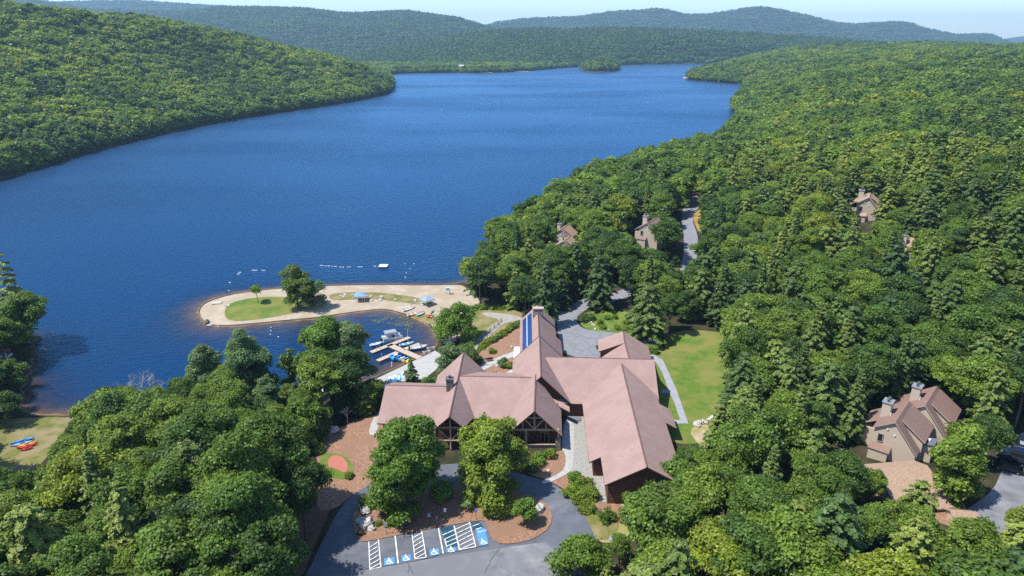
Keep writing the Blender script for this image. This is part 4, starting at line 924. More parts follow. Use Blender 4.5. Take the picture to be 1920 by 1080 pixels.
for a in ((-2100, 2100, 2050, 2900, 23, 51), (-3300, 3300, 2900, 4400, 44, 52), (-5200, 5200, 4400, 6500, 70, 53)):
    x, y, z = farscatter(*a); sc = a[4]/34; FX.append((x, y, z, np.full(len(x), max(sc, .8))))
X, Y, Z, sc = [np.concatenate([f[i] for f in FX]) for i in range(4)]; n = len(X); r = np.random.default_rng(15)
forest("far_forest", np.stack([X, Y, Z-1], 1), np.stack([sc, sc, np.minimum(sc, 1.15)*r.uniform(.85, 1.2, n)], 1), np.stack([np.zeros(n), np.zeros(n), r.uniform(0, 6.28, n)], 1), r.integers(0, 5, n), PT, "blue green forest on the far ranges beyond the lake")

# ------------------------------------------------------------------ trees one can point to
def at(px, py): return G(px, py)
def solo(name, label, px, py, H, R, n=9000, leaf=.34, m=None, seed=1, low=.12, shape=.8, nl=34, cat='tree', conif=False, bark=None, z=None, wide=1.0):
    p = at(px, py)
    if conif: pr = conifer(seed, n, leaf, m or LC, H, R, low=.05, dens=14)
    else: pr = broad(seed, n, leaf, m or LD, H, R, nl, low, shape, bark, r0=.018*H)
    return tree(name, pr, (p[0], p[1], p[2]-.05), 0, (1, 1, 1), label, cat)
def solow(name, label, x, y, H, R, **k):
    p = proj(np.array([x, y, h1(x, y)])); return solo(name, label, float(p[0]), float(p[1]), H, R, **k)
def put(label, x, y, H, R, seed, n, leaf, m, low=.1, shape=.5, nl=50):
    pr = broad(seed, n, leaf, m, H, R, nl, low, shape, None, .3)
    return tree("broadleaf_tree", pr, (x, y, h1(x, y)+.1), 0, (1, 1, 1), label, 'tree')
put("large rounded maple on the left half of the parking island", -18.3, 99.8, 19.2, 6.9, 901, 38000, .42, LD, .0, .3, 76)
put("bright yellow green maple on the parking island in front of the east porch", -3.8, 104.0, 17.2, 6.9, 902, 34000, .42, leafmat("bright_maple_leaves", [(0, (.165,.235,.024)), (1, (.18,.245,.026))]), .02, .3, 66)
put("slim olive green tree top rising between the two island maples", -5.2, 106.5, 15.6, 2.2, 903, 4500, .34, LD, .2, .8, 22)
solo("broadleaf_tree", "small round tree alone at the right end of the parking island", 982, 985, 5.6, 2.1, n=6000, leaf=.26, seed=904, low=.1, shape=.3, nl=26)
solo("broadleaf_tree", "big leaning tree standing on the beach spit", 559, 577, 16.5, 6.0, n=16000, leaf=.42, seed=905, low=.0, shape=.7, m=leafmat("olive_leaves", [(0, (.125,.19,.03)), (1, (.145,.205,.035))]), nl=36)
solo("broadleaf_tree", "bushy lower tree joined to the right of the big tree on the spit", 588, 575, 11, 4.6, n=7000, leaf=.42, seed=906, low=.0, shape=.4, m=LP, nl=26)
solo("broadleaf_tree", "thin young tree alone on the lawn of the spit", 484, 568, 7.2, 2.1, n=1300, leaf=.42, seed=907, low=.45, shape=.4, nl=9)
solo("broadleaf_tree", "tall round tree between the cove and the fenced path", 857, 642, 14.5, 6.0, n=14000, leaf=.42, seed=908, low=.02, shape=.5, nl=46)
solo("broadleaf_tree", "rounded mid green tree at the paved waterfront, behind the pointed roof", 850, 694, 8.0, 4.6, n=10000, leaf=.36, seed=909, low=.0, shape=.3, m=LP, nl=34)
solo("broadleaf_tree", "low spreading tree behind the pointed roof, left of the mulch bank", 880, 684, 6.2, 3.6, n=7000, leaf=.34, seed=919, low=.0, shape=.3, m=LB, nl=30)
solo("conifer_tree", "small pale spruce on the paved waterfront beside the blue boats", 772, 722, 7.5, 2.4, n=4200, leaf=.36, seed=910, conif=True, m=LP)
solo("broadleaf_tree", "big bright green tree rising beside the docks", 620, 748, 23.0, 6.6, n=36000, leaf=.42, seed=911, low=.1, shape=.7, nl=44)
solo("broadleaf_tree", "tall pale tree behind the bright one beside the docks", 668, 738, 22.0, 5.4, n=26000, leaf=.38, seed=912, low=.1, shape=.8, m=LP, nl=36, bark=BARKW)
solo("broadleaf_tree", "slim dark tree standing at the water left of the docks", 552, 755, 17.0, 2.8, n=4500, leaf=.4, seed=913, low=.05, shape=.8, m=LB, nl=24)
solo("broadleaf_tree", "tall pale green tree at the water, right of the pair on the near shore", 468, 772, 23.5, 6.2, n=34000, leaf=.36, seed=914, low=.1, shape=.9, m=LP, nl=44, bark=BARKW)
solo("broadleaf_tree", "pale green tree at the water, left of the pair on the near shore", 398, 775, 20, 4.8, n=24000, leaf=.36, seed=955, low=.1, shape=.9, m=LP, nl=36, bark=BARKW)
solo("broadleaf_tree", "bright yellow green tree in the front woods beside the mulch path", 575, 830, 11.0, 3.6, n=8000, leaf=.4, seed=916, low=.1, shape=.5, m=LY, nl=30)
solo("broadleaf_tree", "yellow green tree at the edge of the left lawn near the kayaks", 190, 900, 13.0, 3.8, n=8000, leaf=.4, seed=917, low=.1, shape=.5, m=LY, nl=30)
solo("conifer_tree", "flat layered pine at the left edge above the water", 44, 642, 28, 6.5, n=9000, leaf=.55, seed=918, conif=True)
solo("broadleaf_tree", "round tree overhanging the water at the left edge of the photo", 66, 664, 19.5, 6.5, n=16000, leaf=.42, seed=930, low=.22, shape=.4, m=LB, nl=46)
solo("broadleaf_tree", "low bushy tree by the grey boat at the left edge lawn", 20, 728, 9, 4.5, n=9000, leaf=.36, seed=931, low=.0, shape=.4, m=LB, nl=30)
solo("broadleaf_tree", "leafy tree between the left lawn and the dark bank", 10, 795, 9, 4.6, n=9000, leaf=.36, seed=932, low=.0, shape=.4, m=LB, nl=30)
solo("broadleaf_tree", "bright yellow green tree beside the paired cottages and the car park", 1783, 936, 15.0, 4.7, n=22000, leaf=.4, seed=920, low=.05, shape=.6, m=LB, nl=44)
solo("broadleaf_tree", "light green bushy tree below the lodge's long right wing", 1275, 935, 9.0, 4.6, n=11000, leaf=.38, seed=921, low=.0, shape=.5, m=LD, nl=40)
solo("broadleaf_tree", "pair lobed green tree at the corner of the long right wing", 1195, 985, 6.0, 3.2, n=7000, leaf=.34, seed=922, low=.0, shape=.3, m=LD, nl=30)
solo("broadleaf_tree", "leafy tree beside the drive at the lower right, nearest the road", 1095, 1092, 8.5, 4.6, n=11000, leaf=.36, seed=923, low=.0, shape=.5, m=LD, nl=40)
for i, (x, y, H_) in enumerate([(-39.5,96,23),(-41,87,24),(-38,78,23)]):
    put(["tall shading tree at the upper left edge of the parking loop","tall shading tree halfway down the left edge of the parking loop","tall shading tree at the bottom left edge of the parking loop"][i], x, y, H_, 6.2, 940+i, 18000, .38, LB, .25, .6, 56)
for i, (x, y, H_, lb) in enumerate([(61.5,86,11.5,"feathery hemlock overlapping the lower left corner of the tan garage roof"),(64,79.5,7,"feathery hemlock in front of the tan garage, between roof and photo bottom"),(77,82,6.5,"low hemlock in front of the garage's small side roof")]):
    tree("conifer_tree", conifer(970+i, 12000, .34, LC, H_, 4.4, low=.05, dens=14, pw=.5), (x, y, h1(x, y)), 0, (1, 1, 1), lb, 'tree')
for i, (px, py, H_, R_, lb) in enumerate([(1372,668,13,4.4,"bushy pine at the upper right corner of the lodge lawn"),(1378,712,14,4.8,"wide pine reaching over the right side of the lodge lawn"),(1380,762,14,4.8,"spreading pine at the lower right side of the lodge lawn"),(1345,838,10,3.8,"green hemlock below the stony patch of the lodge lawn"),
      (688,778,8,3.0,"dark evergreen at the left end wall of the west wing"),(664,768,9.5,3.4,"dark evergreen above the mulch slope, left of the west wing"),(640,775,11,3.4,"dark tall evergreen between the white boulder and the shore")]):
    solo("conifer_tree", lb, px, py, H_, R_, n=11000, leaf=.36, seed=980+i, conif=True)
for i, (x, y, H_, lb) in enumerate([(-41,108,7.5,"low leafy tree just left of the red disc"),(-46.5,104.5,9,"low leafy tree below left of the red disc"),(-47.5,112.5,9,"low leafy tree second left from the red disc"),(-42.5,117.5,8,"low leafy tree above left of the red disc"),(-48,120.5,10,"leafy tree left of the white boulder slope"),(-41.5,123.5,8,"low leafy tree beside the white boulder")]):
    put(lb, x, y, H_, 3.9, 1600+i, 9000, .34, LB, .05, .5, 34)
# bare trees
def bare(px, py, H, seed, label, name="bare_tree"):
    p = at(px, py); o = empty(name, p); tag(o, label, 'tree'); rr = random.Random(seed); m = MB(); m.tube((0, 0, -.4), (0, 0, H*.55), .14, .09, 6); o2 = m.build("trunk", BARKW, o)
    m = MB()
    def grow(a, d, L_, r_, k):
        b = a+d*L_; m.tube(a, b, r_, r_*.55, 4, caps=False)
        if k: 
            for _ in range(3): grow(b, (d+Vector((rr.uniform(-.8, .8), rr.uniform(-.8, .8), rr.uniform(-.1, .5)))).normalized(), L_*.72, r_*.55, k-1)
    for i in range(8):
        z = H*(.3+.25*i/8); grow(Vector((0, 0, z)), Vector((rr.uniform(-1, 1), rr.uniform(-1, 1), .7)).normalized(), H*.18, .06, 3)
    m.build("branches", BARKW, o)
bare(262, 792, 13.5, 1, "bleached leafless tree against the water, taller of the two")
bare(290, 785, 13, 2, "bleached leafless tree against the water, right beside the taller one")
bare(652, 792, 4, 3, "small grey leafless tree above the mulch slope", )

# shrubs
def shrub(label, px, py, H, R, seed, m=None, group=None, n=1600, leaf=.26, name="shrub"):
    p = at(px, py); V, Q_, t, C, rl = broad_crown(seed, n, leaf, H, R, 14, 0.0, 1.0)
    return tree(name, (fastmesh("crown", V, Q_, m or LD, t), trunk_mesh("trunk", C*.8, H, .06, seed, BARK, 4, 5)), (p[0], p[1], p[2]), 0, (1, 1, 1), label, 'shrub', group)
BM = MATS["bright_maple_leaves"]
for i, (px, py, H, R, lb) in enumerate([(1078,905,2.2,1.7,"dark rounded shrub at the top of the row beside the right wing"),(1070,928,2.3,1.6,"shrub on the road side of the row beside the right wing"),(1098,918,2.4,1.7,"shrub on the roof side, upper middle of the row beside the right wing"),
     (1088,942,2.2,1.5,"shrub in the middle of the row beside the right wing"),(1110,935,2.2,1.4,"shrub nearest the roof in the row beside the right wing"),(1100,958,2.0,1.5,"shrub at the lower end of the row beside the right wing")]):
    shrub(lb, px, py, H, R, 1000+i, BM if i else LD, "shrubs in the row beside the right wing", 2200, .24)
for i, (px, py, H, R, m_, lb) in enumerate([(1138,975,2.2,1.8,LB,"dark green bush under the end gable of the right wing"),(917,966,1.1,1.0,BM,"bright grassy tuft on the parking island"),(880,950,2.2,1.6,LP,"pale bush in the shade between the maples"),
     (690,950,2.0,1.8,BM,"bright bush at the upper left rim of the parking island"),(735,985,1.4,1.3,LD,"low bush at the foot of the big maple"),(1012,865,1.6,1.6,LD,"bush beside the east porch wall"),(1030,855,1.3,1.4,BM,"bright spreading bush by the entrance walk"),
     (994,878,1.7,1.8,LD,"dark bush at the road end of the entrance bed"),(944,688,2.6,1.3,LC,"little round spruce in the garden between the roofs"),(957,690,1.5,1.2,LY,"golden bush beside the little spruce in the garden"),
     (922,708,1.4,1.2,LR,"dark brown round bush at the patio corner"),(925,662,1.1,1.1,LY,"low yellow green bush on the mulch bank"),(1100,602,3.0,2.4,LC,"dark bush at the corner of the upper drive"),(815,720,2.0,2.0,LD,"bush behind the west wing by the waterfront"),
     (800,728,2.4,2.0,LB,"darker bush left of the one behind the west wing"),(710,985,.5,.5,LY,"tiny yellow green plant beside the white boulder"),(678,1002,.5,.5,LR,"tiny dark plant at the left rim of the parking island"),(1150,935,1.8,1.6,LB,"bush at the wall foot under the right wing gable"),
     (735,745,4.5,2.6,LC,"dark bushy evergreen at the end of the west wing"),(712,762,3.6,2.2,LC,"dark shrub in the shade left of the west wing"),(655,895,.8,.8,LY,"light fern like plant by the red disc"),(1125,655,1.0,.8,LY,"spiky plant at the garage corner by the upper drive")]):
    shrub(lb, px, py, H, R, 1100+i, m_)
for i in range(16):
    f = i/15; px = 905+(972-905)*f+random.uniform(-3, 3); py = 652-(652-607)*f+random.uniform(-3, 3)
    shrub("green bush in the planted band beside the garden path", px, py, random.uniform(1.0, 1.8), random.uniform(.9, 1.3), 1200+i, random.choice([LD, BM, LB]), "bushes in the band beside the garden path", 700, .28)
for i in range(14):
    px = random.uniform(1105, 1230); py = random.uniform(597, 622)
    shrub("low wild bush in the rough meadow above the drive", px, py, random.uniform(.7, 1.5), random.uniform(.8, 1.5), 1300+i, random.choice([BM, LY, LD]), "wild bushes in the rough meadow", 500, .28)
for i in range(12):
    px = 868+i*9; py = 579+random.uniform(-2, 2)
    shrub("low bush along the forest edge above the garden path", px, py, random.uniform(.8, 1.6), random.uniform(.9, 1.5), 1400+i, random.choice([BM, LB, LD]), "low bushes along the forest edge", 400, .3)
# hedge round the generator pad
hg = empty("hedge", at(1222, 640)); tag(hg, "clipped bright green hedge wrapping the grey machine pad", "hedge")
def hbox(name, x0, y0, x1, y1, w, h, n, seed, parent, base):
    r = np.random.default_rng(seed); t = r.random(n); L_ = math.hypot(x1-x0, y1-y0); dx, dy = (x1-x0)/L_, (y1-y0)/L_
    s = r.uniform(-.5, .5, n)*w; z = r.random(n)*h; top = r.random(n) < .45; z = np.where(top, h+r.normal(size=n)*.06, z); s = np.where(top, s, np.sign(s)*w/2+r.normal(size=n)*.06)
    P = np.stack([x0+(x1-x0)*t-dy*s, y0+(y1-y0)*t+dx*s, z], 1); Nn = norm(np.stack([-dy*np.sign(s)*(~top), dx*np.sign(s)*(~top), top*1.+.3], 1)+r.normal(size=(n, 3))*.4)
    V, Q_ = quads(P, Nn, .3*r.uniform(.6, 1.3, n), r); V = V-np.array([base[0], base[1], 0]); return obj(name, fastmesh(name, V, Q_, BM, r.random(n)), parent)
bp_ = Vector(at(1222, 640)); ha = at(1192, 627); hb = at(1236, 629); hc = at(1243, 656); hd = at(1208, 660); he = at(1232, 664)
for (a_, b_) in ((ha, hb), (hb, hc), (hd, he)): hbox("foliage", a_[0], a_[1], b_[0], b_[1], 1.6, 1.9, 2600, int(a_[0]), hg, bp_)
sc_ = empty("screen_fence", (0, 0, 0)); tag(sc_, "dark green screen fence in front of the hedge", "fence")
fa = at(1189, 634); fb = at(1210, 655); fc = at(1241, 658)
for a_, b_ in ((fa, (at(1236, 634))), (fb, fc)):
    m = MB(); v0 = Vector(a_); v1 = Vector(b_); d = v1-v0; m.box((v0+v1)/2+Vector((0, 0, .8)), (d.length, .08, 1.7), math.atan2(d.y, d.x)); m.build("panel", mat("green_slats", (.035,.075,.06), (.05,.10,.08), 8, .7), sc_)
pad = at(1215, 645); m = MB(); m.box((pad[0]+.3, pad[1], pad[2]+.08), (6.0, 4.0, .25)); tag(m.build("machine_pad", CONC), kind='structure')
gen = empty("generator", (pad[0]+.3, pad[1]-.3, pad[2]+.2)); tag(gen, "blue grey machine with dark top grilles on the hedged pad", "generator")
m = MB(); m.box((0, 0, .7), (3.6, 1.8, 1.3)); m.build("housing", mat("blue_grey_metal", (.20,.26,.30), (.26,.32,.36), 2, .5), gen)
for i in range(3): m = MB(); m.box((-1.2+i*1.2, 0, 1.38), (1.0, 1.5, .08)); m.build("lid", mat("lid_metal", (.36,.42,.46), rough=.4), gen)
m = MB(); m.box((.4, 1.5, .7), (2.2, .9, 1.4)); m.build("tank", mat("dark_tank", (.03,.035,.04), rough=.5), gen)

# ------------------------------------------------------------------ rocks
def rock(label, px, py, r, seed, sc=(1.2, .9, .65), m=ROCK, group=None, name="boulder"):
    p = at(px, py); mb = MB(); mb.blob((0, 0, r*sc[2]*.6), r, seed, 10, .28, 0, sc); o = mb.build(name, m, None, False, (p[0], p[1], p[2]+.1)); o.rotation_euler = (0, 0, seed*1.3); tag(o, label, 'rock', group)
rock("white angular boulder in the mulch left of the west wing", 624, 812, 1.3, 3)
rock("pale boulder at the upper left rim of the parking island", 686, 960, 1.0, 4); rock("small pinkish boulder left of the white one on the island", 676, 980, .75, 5)
rock("flat white boulder on the left end of the parking island", 688, 986, 1.25, 6); rock("pale block beside the flat white boulder", 696, 994, .7, 7)
rock("pale boulder behind the small round tree at the right end of the island", 1008, 960, 1.15, 8); rock("small pale stone in the entrance bed", 1028, 884, .35, 9)
rock("long pinkish stone beside the garden path", 919, 685, .7, 12, (1.6,.6,.35)); rock("small pale stone in the garden, right of the long one", 932, 687, .5, 13, (1.3,.7,.4))
rock("pale flat stone on the mulch bank under the bushes", 939, 631, .6, 14, (1.3,.8,.4)); rock("reddish stone by the rear range", 960, 652, .45, 15)
rock("dark driftwood like boulder at the tip of the spit", 388, 605, .9, 16, (1.5,.7,.6), mat("dark_rock", (.08,.07,.05), (.16,.14,.10), 3, .9)); rock("pale stone in the water at the tip of the spit", 393, 611, .6, 17, (1.5,.7,.4))
rock("pale stone by the driveway bend in the lower right verge", 1148, 1012, .6, 18, m=mat("grey_rock", (.16,.16,.17), (.3,.3,.31), 2, .9))
rr = random.Random(8)
for i in range(6): rock("pale stone in the rough patch at the lower end of the right lawn", 1306+i*6, 800-i*3+rr.uniform(-3, 3), rr.uniform(.35, .8), 110+i, group="stones at the lower end of the right lawn", name="stone")
for i in range(24):
    px = rr.uniform(628, 800); py = 551+(px-628)*.09+rr.uniform(-2, 8)
    rock("pale stone scattered in the grass strip of the beach spit", px, py, rr.uniform(.25, .62), 30+i, (1.3,.9,.5), group="stones scattered in the grass of the beach spit", name="stone")
for i in range(12):
    px = rr.uniform(1088, 1110)+i*3; py = 602+rr.uniform(-3, 3)+i*1.6
    rock("pale stone along the rim of the meadow by the drive", px, py, rr.uniform(.2, .45), 60+i, group="stones along the meadow rim", name="stone")

# ------------------------------------------------------------------ signs, lamp, utility pole, fences
def sign(label, bx, by, i):
    p = z5(bx, by); o = empty("parking_sign", p, -.1); tag(o, label, "sign", "accessible parking signs")
    m = MB(); m.tube((0, 0, 0), (0, 0, 2.3), .045, n=6); m.build("post", mat("sign_post", (.10,.075,.06)), o)
    m = MB(); m.box((0, -.06, 2.15), (.42, .03, .62)); b = m.build("sign_board", mat("sign_white", (.62,.66,.72)) if i != 4 else BLUEP, o)
    m = MB(); m.box((0, -.085, 2.2), (.33, .02, .38)); m.build("blue_field", mat("sign_blue", (.02,.10,.42)), b)
    m = MB(); isa(m, Vector((0, -.105, 2.2)), Vector((1, 0, 0)), Vector((0, 0, 1)), .38); m.build("wheelchair_symbol", WHITE, b)
for i, (bx, by, lb) in enumerate([(508,378,"white and blue parking sign nearest the white boulders"),(705,343,"blue parking sign second from the boulders, before the big maple"),(993,272,"parking sign in the shade left of the lamp post"),
        (1172,215,"parking sign just right of the lamp post"),(1517,215,"all blue parking sign standing apart at the right end of the row")]): sign(lb, bx, by, i)
p = z5(1075, 215); o = empty("lamp_post", p); tag(o, "dark lamp post on a round concrete base between the parking signs", "lamp post")
m = MB(); m.tube((0, 0, 0), (0, 0, .9), .28, .26, 12); m.build("concrete_base", CONC, o); m = MB(); m.tube((0, 0, .9), (0, 0, 4.6), .06, .05, 8); m.build("pole", mat("dark_metal", (.03,.03,.03), rough=.5), o)
m = MB(); m.tube((0, 0, 4.6), (0, 0, 4.75), .1, .26, 10); m.tube((0, 0, 4.75), (0, 0, 4.95), .28, .2, 10); m.build("lamp_head", MATS["dark_metal"], o)
p = at(1288, 378); o = empty("utility_pole", p, .2); tag(o, "pale wooden utility pole with a crossarm beside the forest road", "utility pole")
m = MB(); m.tube((0, 0, 0), (0, 0, 12.5), .2, .15, 8); m.build("pole", BARKW, o); m = MB(); m.box((1.1, 0, 12.2), (3.6, .18, .18)); m.build("crossarm", BARKW, o)
for dx in (-.5, 1.1, 2.7): m = MB(); m.tube((dx, 0, 12.3), (dx, 0, 12.6), .08, .05, 6); m.build("insulator", WHITE, o)
m = MB(); m.tube((.35, 0, 10.6), (.35, 0, 11.5), .22, n=8); m.build("transformer", mat("grey_metal", (.3,.31,.32), rough=.5), o)
fence = empty("rail_fence", (0, 0, 0)); tag(fence, "weathered split rail fence beside the path down to the cove", "fence")
FP = [at(*q) for q in [(903,634),(911,628),(919,622),(927,616),(934,610),(940,603)]]
for i, q in enumerate(FP):
    m = MB(); m.box((0, 0, .6), (.2, .2, 1.3)); m.build("post", mat("weathered_wood", (.16,.12,.07), (.25,.19,.12), 3), fence, loc=q)
    if i: 
        for z in (.45, 1.0): m = MB(); m.tube(Vector(FP[i-1])+Vector((0, 0, z)), Vector(q)+Vector((0, 0, z)), .07, n=6); m.build("rail", MATS["weathered_wood"], fence)
# planks of a retaining edge along the spit
m = MB(); e_ = [G(x, y) for x, y in smooth([(858,533),(800,535),(700,534),(600,536),(520,541.5),(450,549.5),(402,560.5),(376,574),(371.5,590),(386,608)], 1, False)]
for i in range(len(e_)-1):
    a_, b_ = Vector((e_[i][0], e_[i][1], .28)), Vector((e_[i+1][0], e_[i+1][1], .28)); d = b_-a_
    if d.length > .1: m.box((a_+b_)/2, (d.length, .22, .5), math.atan2(d.y, d.x))
tag(m.build("shore_edging", mat("edging_timber", (.15,.11,.08), (.22,.17,.12), 3)), "dark timber edging along the water side of the beach spit", "edging")
# rear range side door shade etc. stay with the lodge; dog-leg bench by the garden path
p = at(919, 678); o = empty("bench", p, .3); tag(o, "dark bench beside the garden path", "bench")
m = MB(); m.box((0, 0, .45), (1.6, .5, .08)); m.build("seat", mat("bench_wood", (.06,.05,.05)), o); m = MB(); m.box((0, .25, .8), (1.6, .07, .5)); m.build("backrest", MATS["bench_wood"], o)
for x in (-.65, .65): m = MB(); m.box((x, 0, .22), (.08, .45, .44)); m.build("leg", MATS["bench_wood"], o)

# ------------------------------------------------------------------ beach things
def canopy(label, px, py, rz, m_):
    p = at(px, py); o = empty("beach_canopy", p, rz); tag(o, label, "canopy")
    for sx in (-1, 1):
        for sy in (-1, 1): m = MB(); m.tube((sx*1.55, sy*1.55, 0), (sx*1.55, sy*1.55, 2.2), .05, n=6); m.build("pole", WHITE, o)
    m = MB(); h = 1.85; vs = [(-h, -h, 2.15), (h, -h, 2.15), (h, h, 2.15), (-h, h, 2.15), (0, 0, 3.0)]
    m.add(vs, [(0, 1, 4), (1, 2, 4), (2, 3, 4), (3, 0, 4)]); m.add([(x, y, z-.22) for x, y, z in vs[:4]]+vs[:4], [(0, 1, 5, 4), (1, 2, 6, 5), (2, 3, 7, 6), (3, 0, 4, 7)]); m.build("fabric_roof", m_, o)
BC = mat("blue_canvas", (.16,.27,.42), (.20,.32,.47), 1, .7)
canopy("blue peaked beach canopy nearer the big spit tree, with things beneath", 676, 564, .1, BC)
canopy("blue grey beach canopy nearer the lifeguard chair, casting a square shadow", 801, 572, .75, mat("greyblue_canvas", (.20,.29,.40), (.24,.33,.44), 1, .7))
p = at(676, 566); o = empty("picnic_table", p, .1); tag(o, "picnic table in the shade under the blue peaked canopy", "table")
m = MB(); m.box((0, 0, .75), (1.8, .8, .07)); m.build("tabletop", WOODD, o)
for sy in (-.7, .7): m = MB(); m.box((0, sy, .45), (1.8, .28, .06)); m.build("bench_seat", WOODD, o)
for sx in (-.6, .6): m = MB(); m.box((sx, 0, .37), (.08, 1.3, .74)); m.build("leg", WOODD, o)
p = at(840, 552); o = empty("lifeguard_chair", p, 0); tag(o, "pale blue lifeguard chair at the right end of the beach", "lifeguard chair"); LBP = mat("pale_blue_paint", (.30,.50,.62))
for sx in (-.6, .6):
    for sy in (-.6, .6): m = MB(); m.tube((sx, sy, 0), (sx*.7, sy*.7, 2.3), .06, n=6); m.build("leg", LBP, o)
m = MB(); m.box((0, 0, 1.7), (1.0, 1.0, .1)); m.build("seat", LBP, o); m = MB(); m.box((0, -.45, 2.1), (1.0, .1, .8)); m.build("backrest", LBP, o); m = MB(); m.box((0, 0, 2.45), (1.3, 1.2, .08)); m.build("sunshade", LBP, o)
p = at(407, 569); m = MB(); m.box((0, 0, .22), (2.9, 2.2, .35), .2); tag(m.build("wooden_platform", mat("pinkish_wood", (.42,.33,.28), (.52,.43,.37), 2), loc=p), "low square wooden platform on the sand near the tip of the spit", "platform")
p = at(427, 574); m = MB(); m.box((0, 0, .2), (1.4, .8, .3), -.2); tag(m.build("flat_stone", ROCK, loc=p), "small flat pale slab beside the platform", "slab")
p = W(719, 500, 0); o = empty("swim_raft", p, 0); tag(o, "white square swim raft floating beyond the beach", "raft")
m = MB(); m.box((0, 0, .45), (3.2, 3.0, .14)); m.build("deck", WHITE, o); m = MB(); m.box((0, 0, .15), (3.0, 2.8, .5)); m.build("float_frame", mat("raft_frame", (.30,.24,.18)), o)
BU = mat("float_white", (.75,.76,.78), rough=.4)
def buoy(px, py, L_, label, group):
    p = W(px, py, 0); m = MB(); m.tube((-L_/2, 0, .05), (L_/2, 0, .05), .11, n=8); o = m.build("swim_float", BU, loc=p); o.rotation_euler = (0, 0, random.uniform(-.25, .25)); tag(o, label, "float", group)
for px, py in [(602,498),(607,498.5),(612,499),(617,499),(623,499.5),(629,500),(638,501),(643,501),(652,501),(656,501),(673,500.5),(678,500.5),(703,499.5)]:
    buoy(px, py, random.uniform(.5, 1.1), "white swim line float in the row left of the raft", "floats in the row left of the raft")
for px, py in [(447,514),(450,511),(475,507),(480,507),(491,507),(495,507.5),(431,530),(429,545)]:
    buoy(px, py, random.uniform(.4, 1.2), "small white float off the tip side of the spit, left of the big tree", "floats left of the big spit tree")
for px, py in [(759,495),(768,504),(762,512),(760,520),(776,495)]:
    buoy(px, py, .45, "small white float right of the raft", "floats right of the raft")
for px, py in [(508,614),(508,620),(507,627),(522,632),(409,612)]:
    buoy(px, py, .35, "tiny white float on the dark water inside the spit", "floats inside the spit")

# ------------------------------------------------------------------ boats
def hullmesh(mb, L_, W_, H_, n=10, point=1.6, mi=0, base=0, rocker=.15, both=True):
    prof = [(-1, 1), (-.92, .35), (-.5, .02), (0, 0), (.5, .02), (.92, .35), (1, 1)]; vs = []
    for i in range(n+1):
        t = i/n*2-1; w = (1-abs(t)**point) if (both or t > 0) else (1-.25*abs(t)**2); w = max(w, .02); zz = rocker*t*t*H_*2
        for a, b_ in prof: vs.append((t*L_/2, a*w*W_/2, base+zz+b_*H_*(1-.0*abs(t))))
    k = len(prof); fs = []
    for i in range(n):
        for j in range(k-1): fs.append((i*k+j, (i+1)*k+j, (i+1)*k+j+1, i*k+j+1))
    fs.append(tuple(range(k))); fs.append(tuple(n*k+j for j in range(k-1, -1, -1))); mb.add(vs, fs, mi); return vs, k
def deck(mb, L_, W_, z, n=10, point=1.6, both=True, k=.97, mi=0, rocker=.0, thick=.04):
    up = []; lo = []
    for i in range(n+1):
        t = i/n*2-1; w = (1-abs(t)**point) if (both or t > 0) else (1-.25*abs(t)**2); w = max(w, .02)*k; zz = z+rocker*t*t; up.append((t*L_/2*k, -w*W_/2, zz)); lo.append((t*L_/2*k, w*W_/2, zz))
    for i in range(n): mb.add([up[i], up[i+1], lo[i+1], lo[i]], [(0, 1, 2, 3)], mi)
CM = {}
def cmat(c): 
    k = "hull_"+c
    cols = dict(red=(.55,.04,.02), orange=(.80,.30,.02), blue=(.02,.12,.45), paleblue=(.28,.42,.50), teal=(.04,.33,.33), white=(.72,.72,.70), yellow=(.75,.55,.05), grey=(.42,.44,.46), green=(.05,.3,.1), skyblue=(.06,.32,.66), salmon=(.6,.25,.16))
    return mat(k, cols[c], rough=.35, spec=.5)
def kayak(label, p, rz, c, L_=3.6, W_=.75, group=None, flip=False):
    o = empty("kayak", (p[0], p[1], p[2]+.05), rz); tag(o, label, "kayak", group)
    m = MB(); hullmesh(m, L_, W_, .3, 12, 2.0); m.build("hull", cmat(c), o); m = MB(); deck(m, L_, W_, .33, 12, 2.0, rocker=.08); m.build("deck", cmat(c), o)
    m = MB(); vs = [(.1+.5*math.cos(a*.785), .22*math.sin(a*.785), .37) for a in range(8)]; m.add(vs+[(v[0], v[1], .33) for v in vs], [tuple(range(8))]+[(j, (j+1) % 8, 8+(j+1) % 8, 8+j) for j in range(8)]); m.build("cockpit", mat("black_cockpit", (.012,.012,.014)), o)
def rowboat(label, p, rz, c="white", L_=4.2, W_=1.5, inside="grey", group=None, name="rowboat", cat="boat"):
    o = empty(name, (p[0], p[1], p[2]+.02), rz); tag(o, label, cat, group)
    m = MB(); hullmesh(m, L_, W_, .5, 12, 2.4, both=False); m.build("hull", cmat(c), o); m = MB(); deck(m, L_, W_, .3, 12, 2.4, False, .9); m.build("floor", cmat(inside), o)
    for x in (-1.1, .4): m = MB(); m.box((x, 0, .46), (.3, W_*.82, .06)); m.build("seat", cmat(c), o)
    return o
def sunfish(label, p, rz, c, stripe, L_=4.1, W_=1.2, group=None):
    o = empty("sailboard", (p[0], p[1], p[2]+.02), rz); tag(o, label, "boat", group); m = MB(); hullmesh(m, L_, W_, .28, 12, 2.2, both=False); m.build("hull", cmat(c), o); m = MB(); deck(m, L_, W_, .3, 12, 2.2, False, .98, rocker=.05); m.build("deck", cmat(c), o)
    m = MB(); deck(m, L_*.62, W_*.5, .34, 8, 2.2, False, .9); m.build("cockpit", cmat(stripe), o)
kp = at(45, 836)
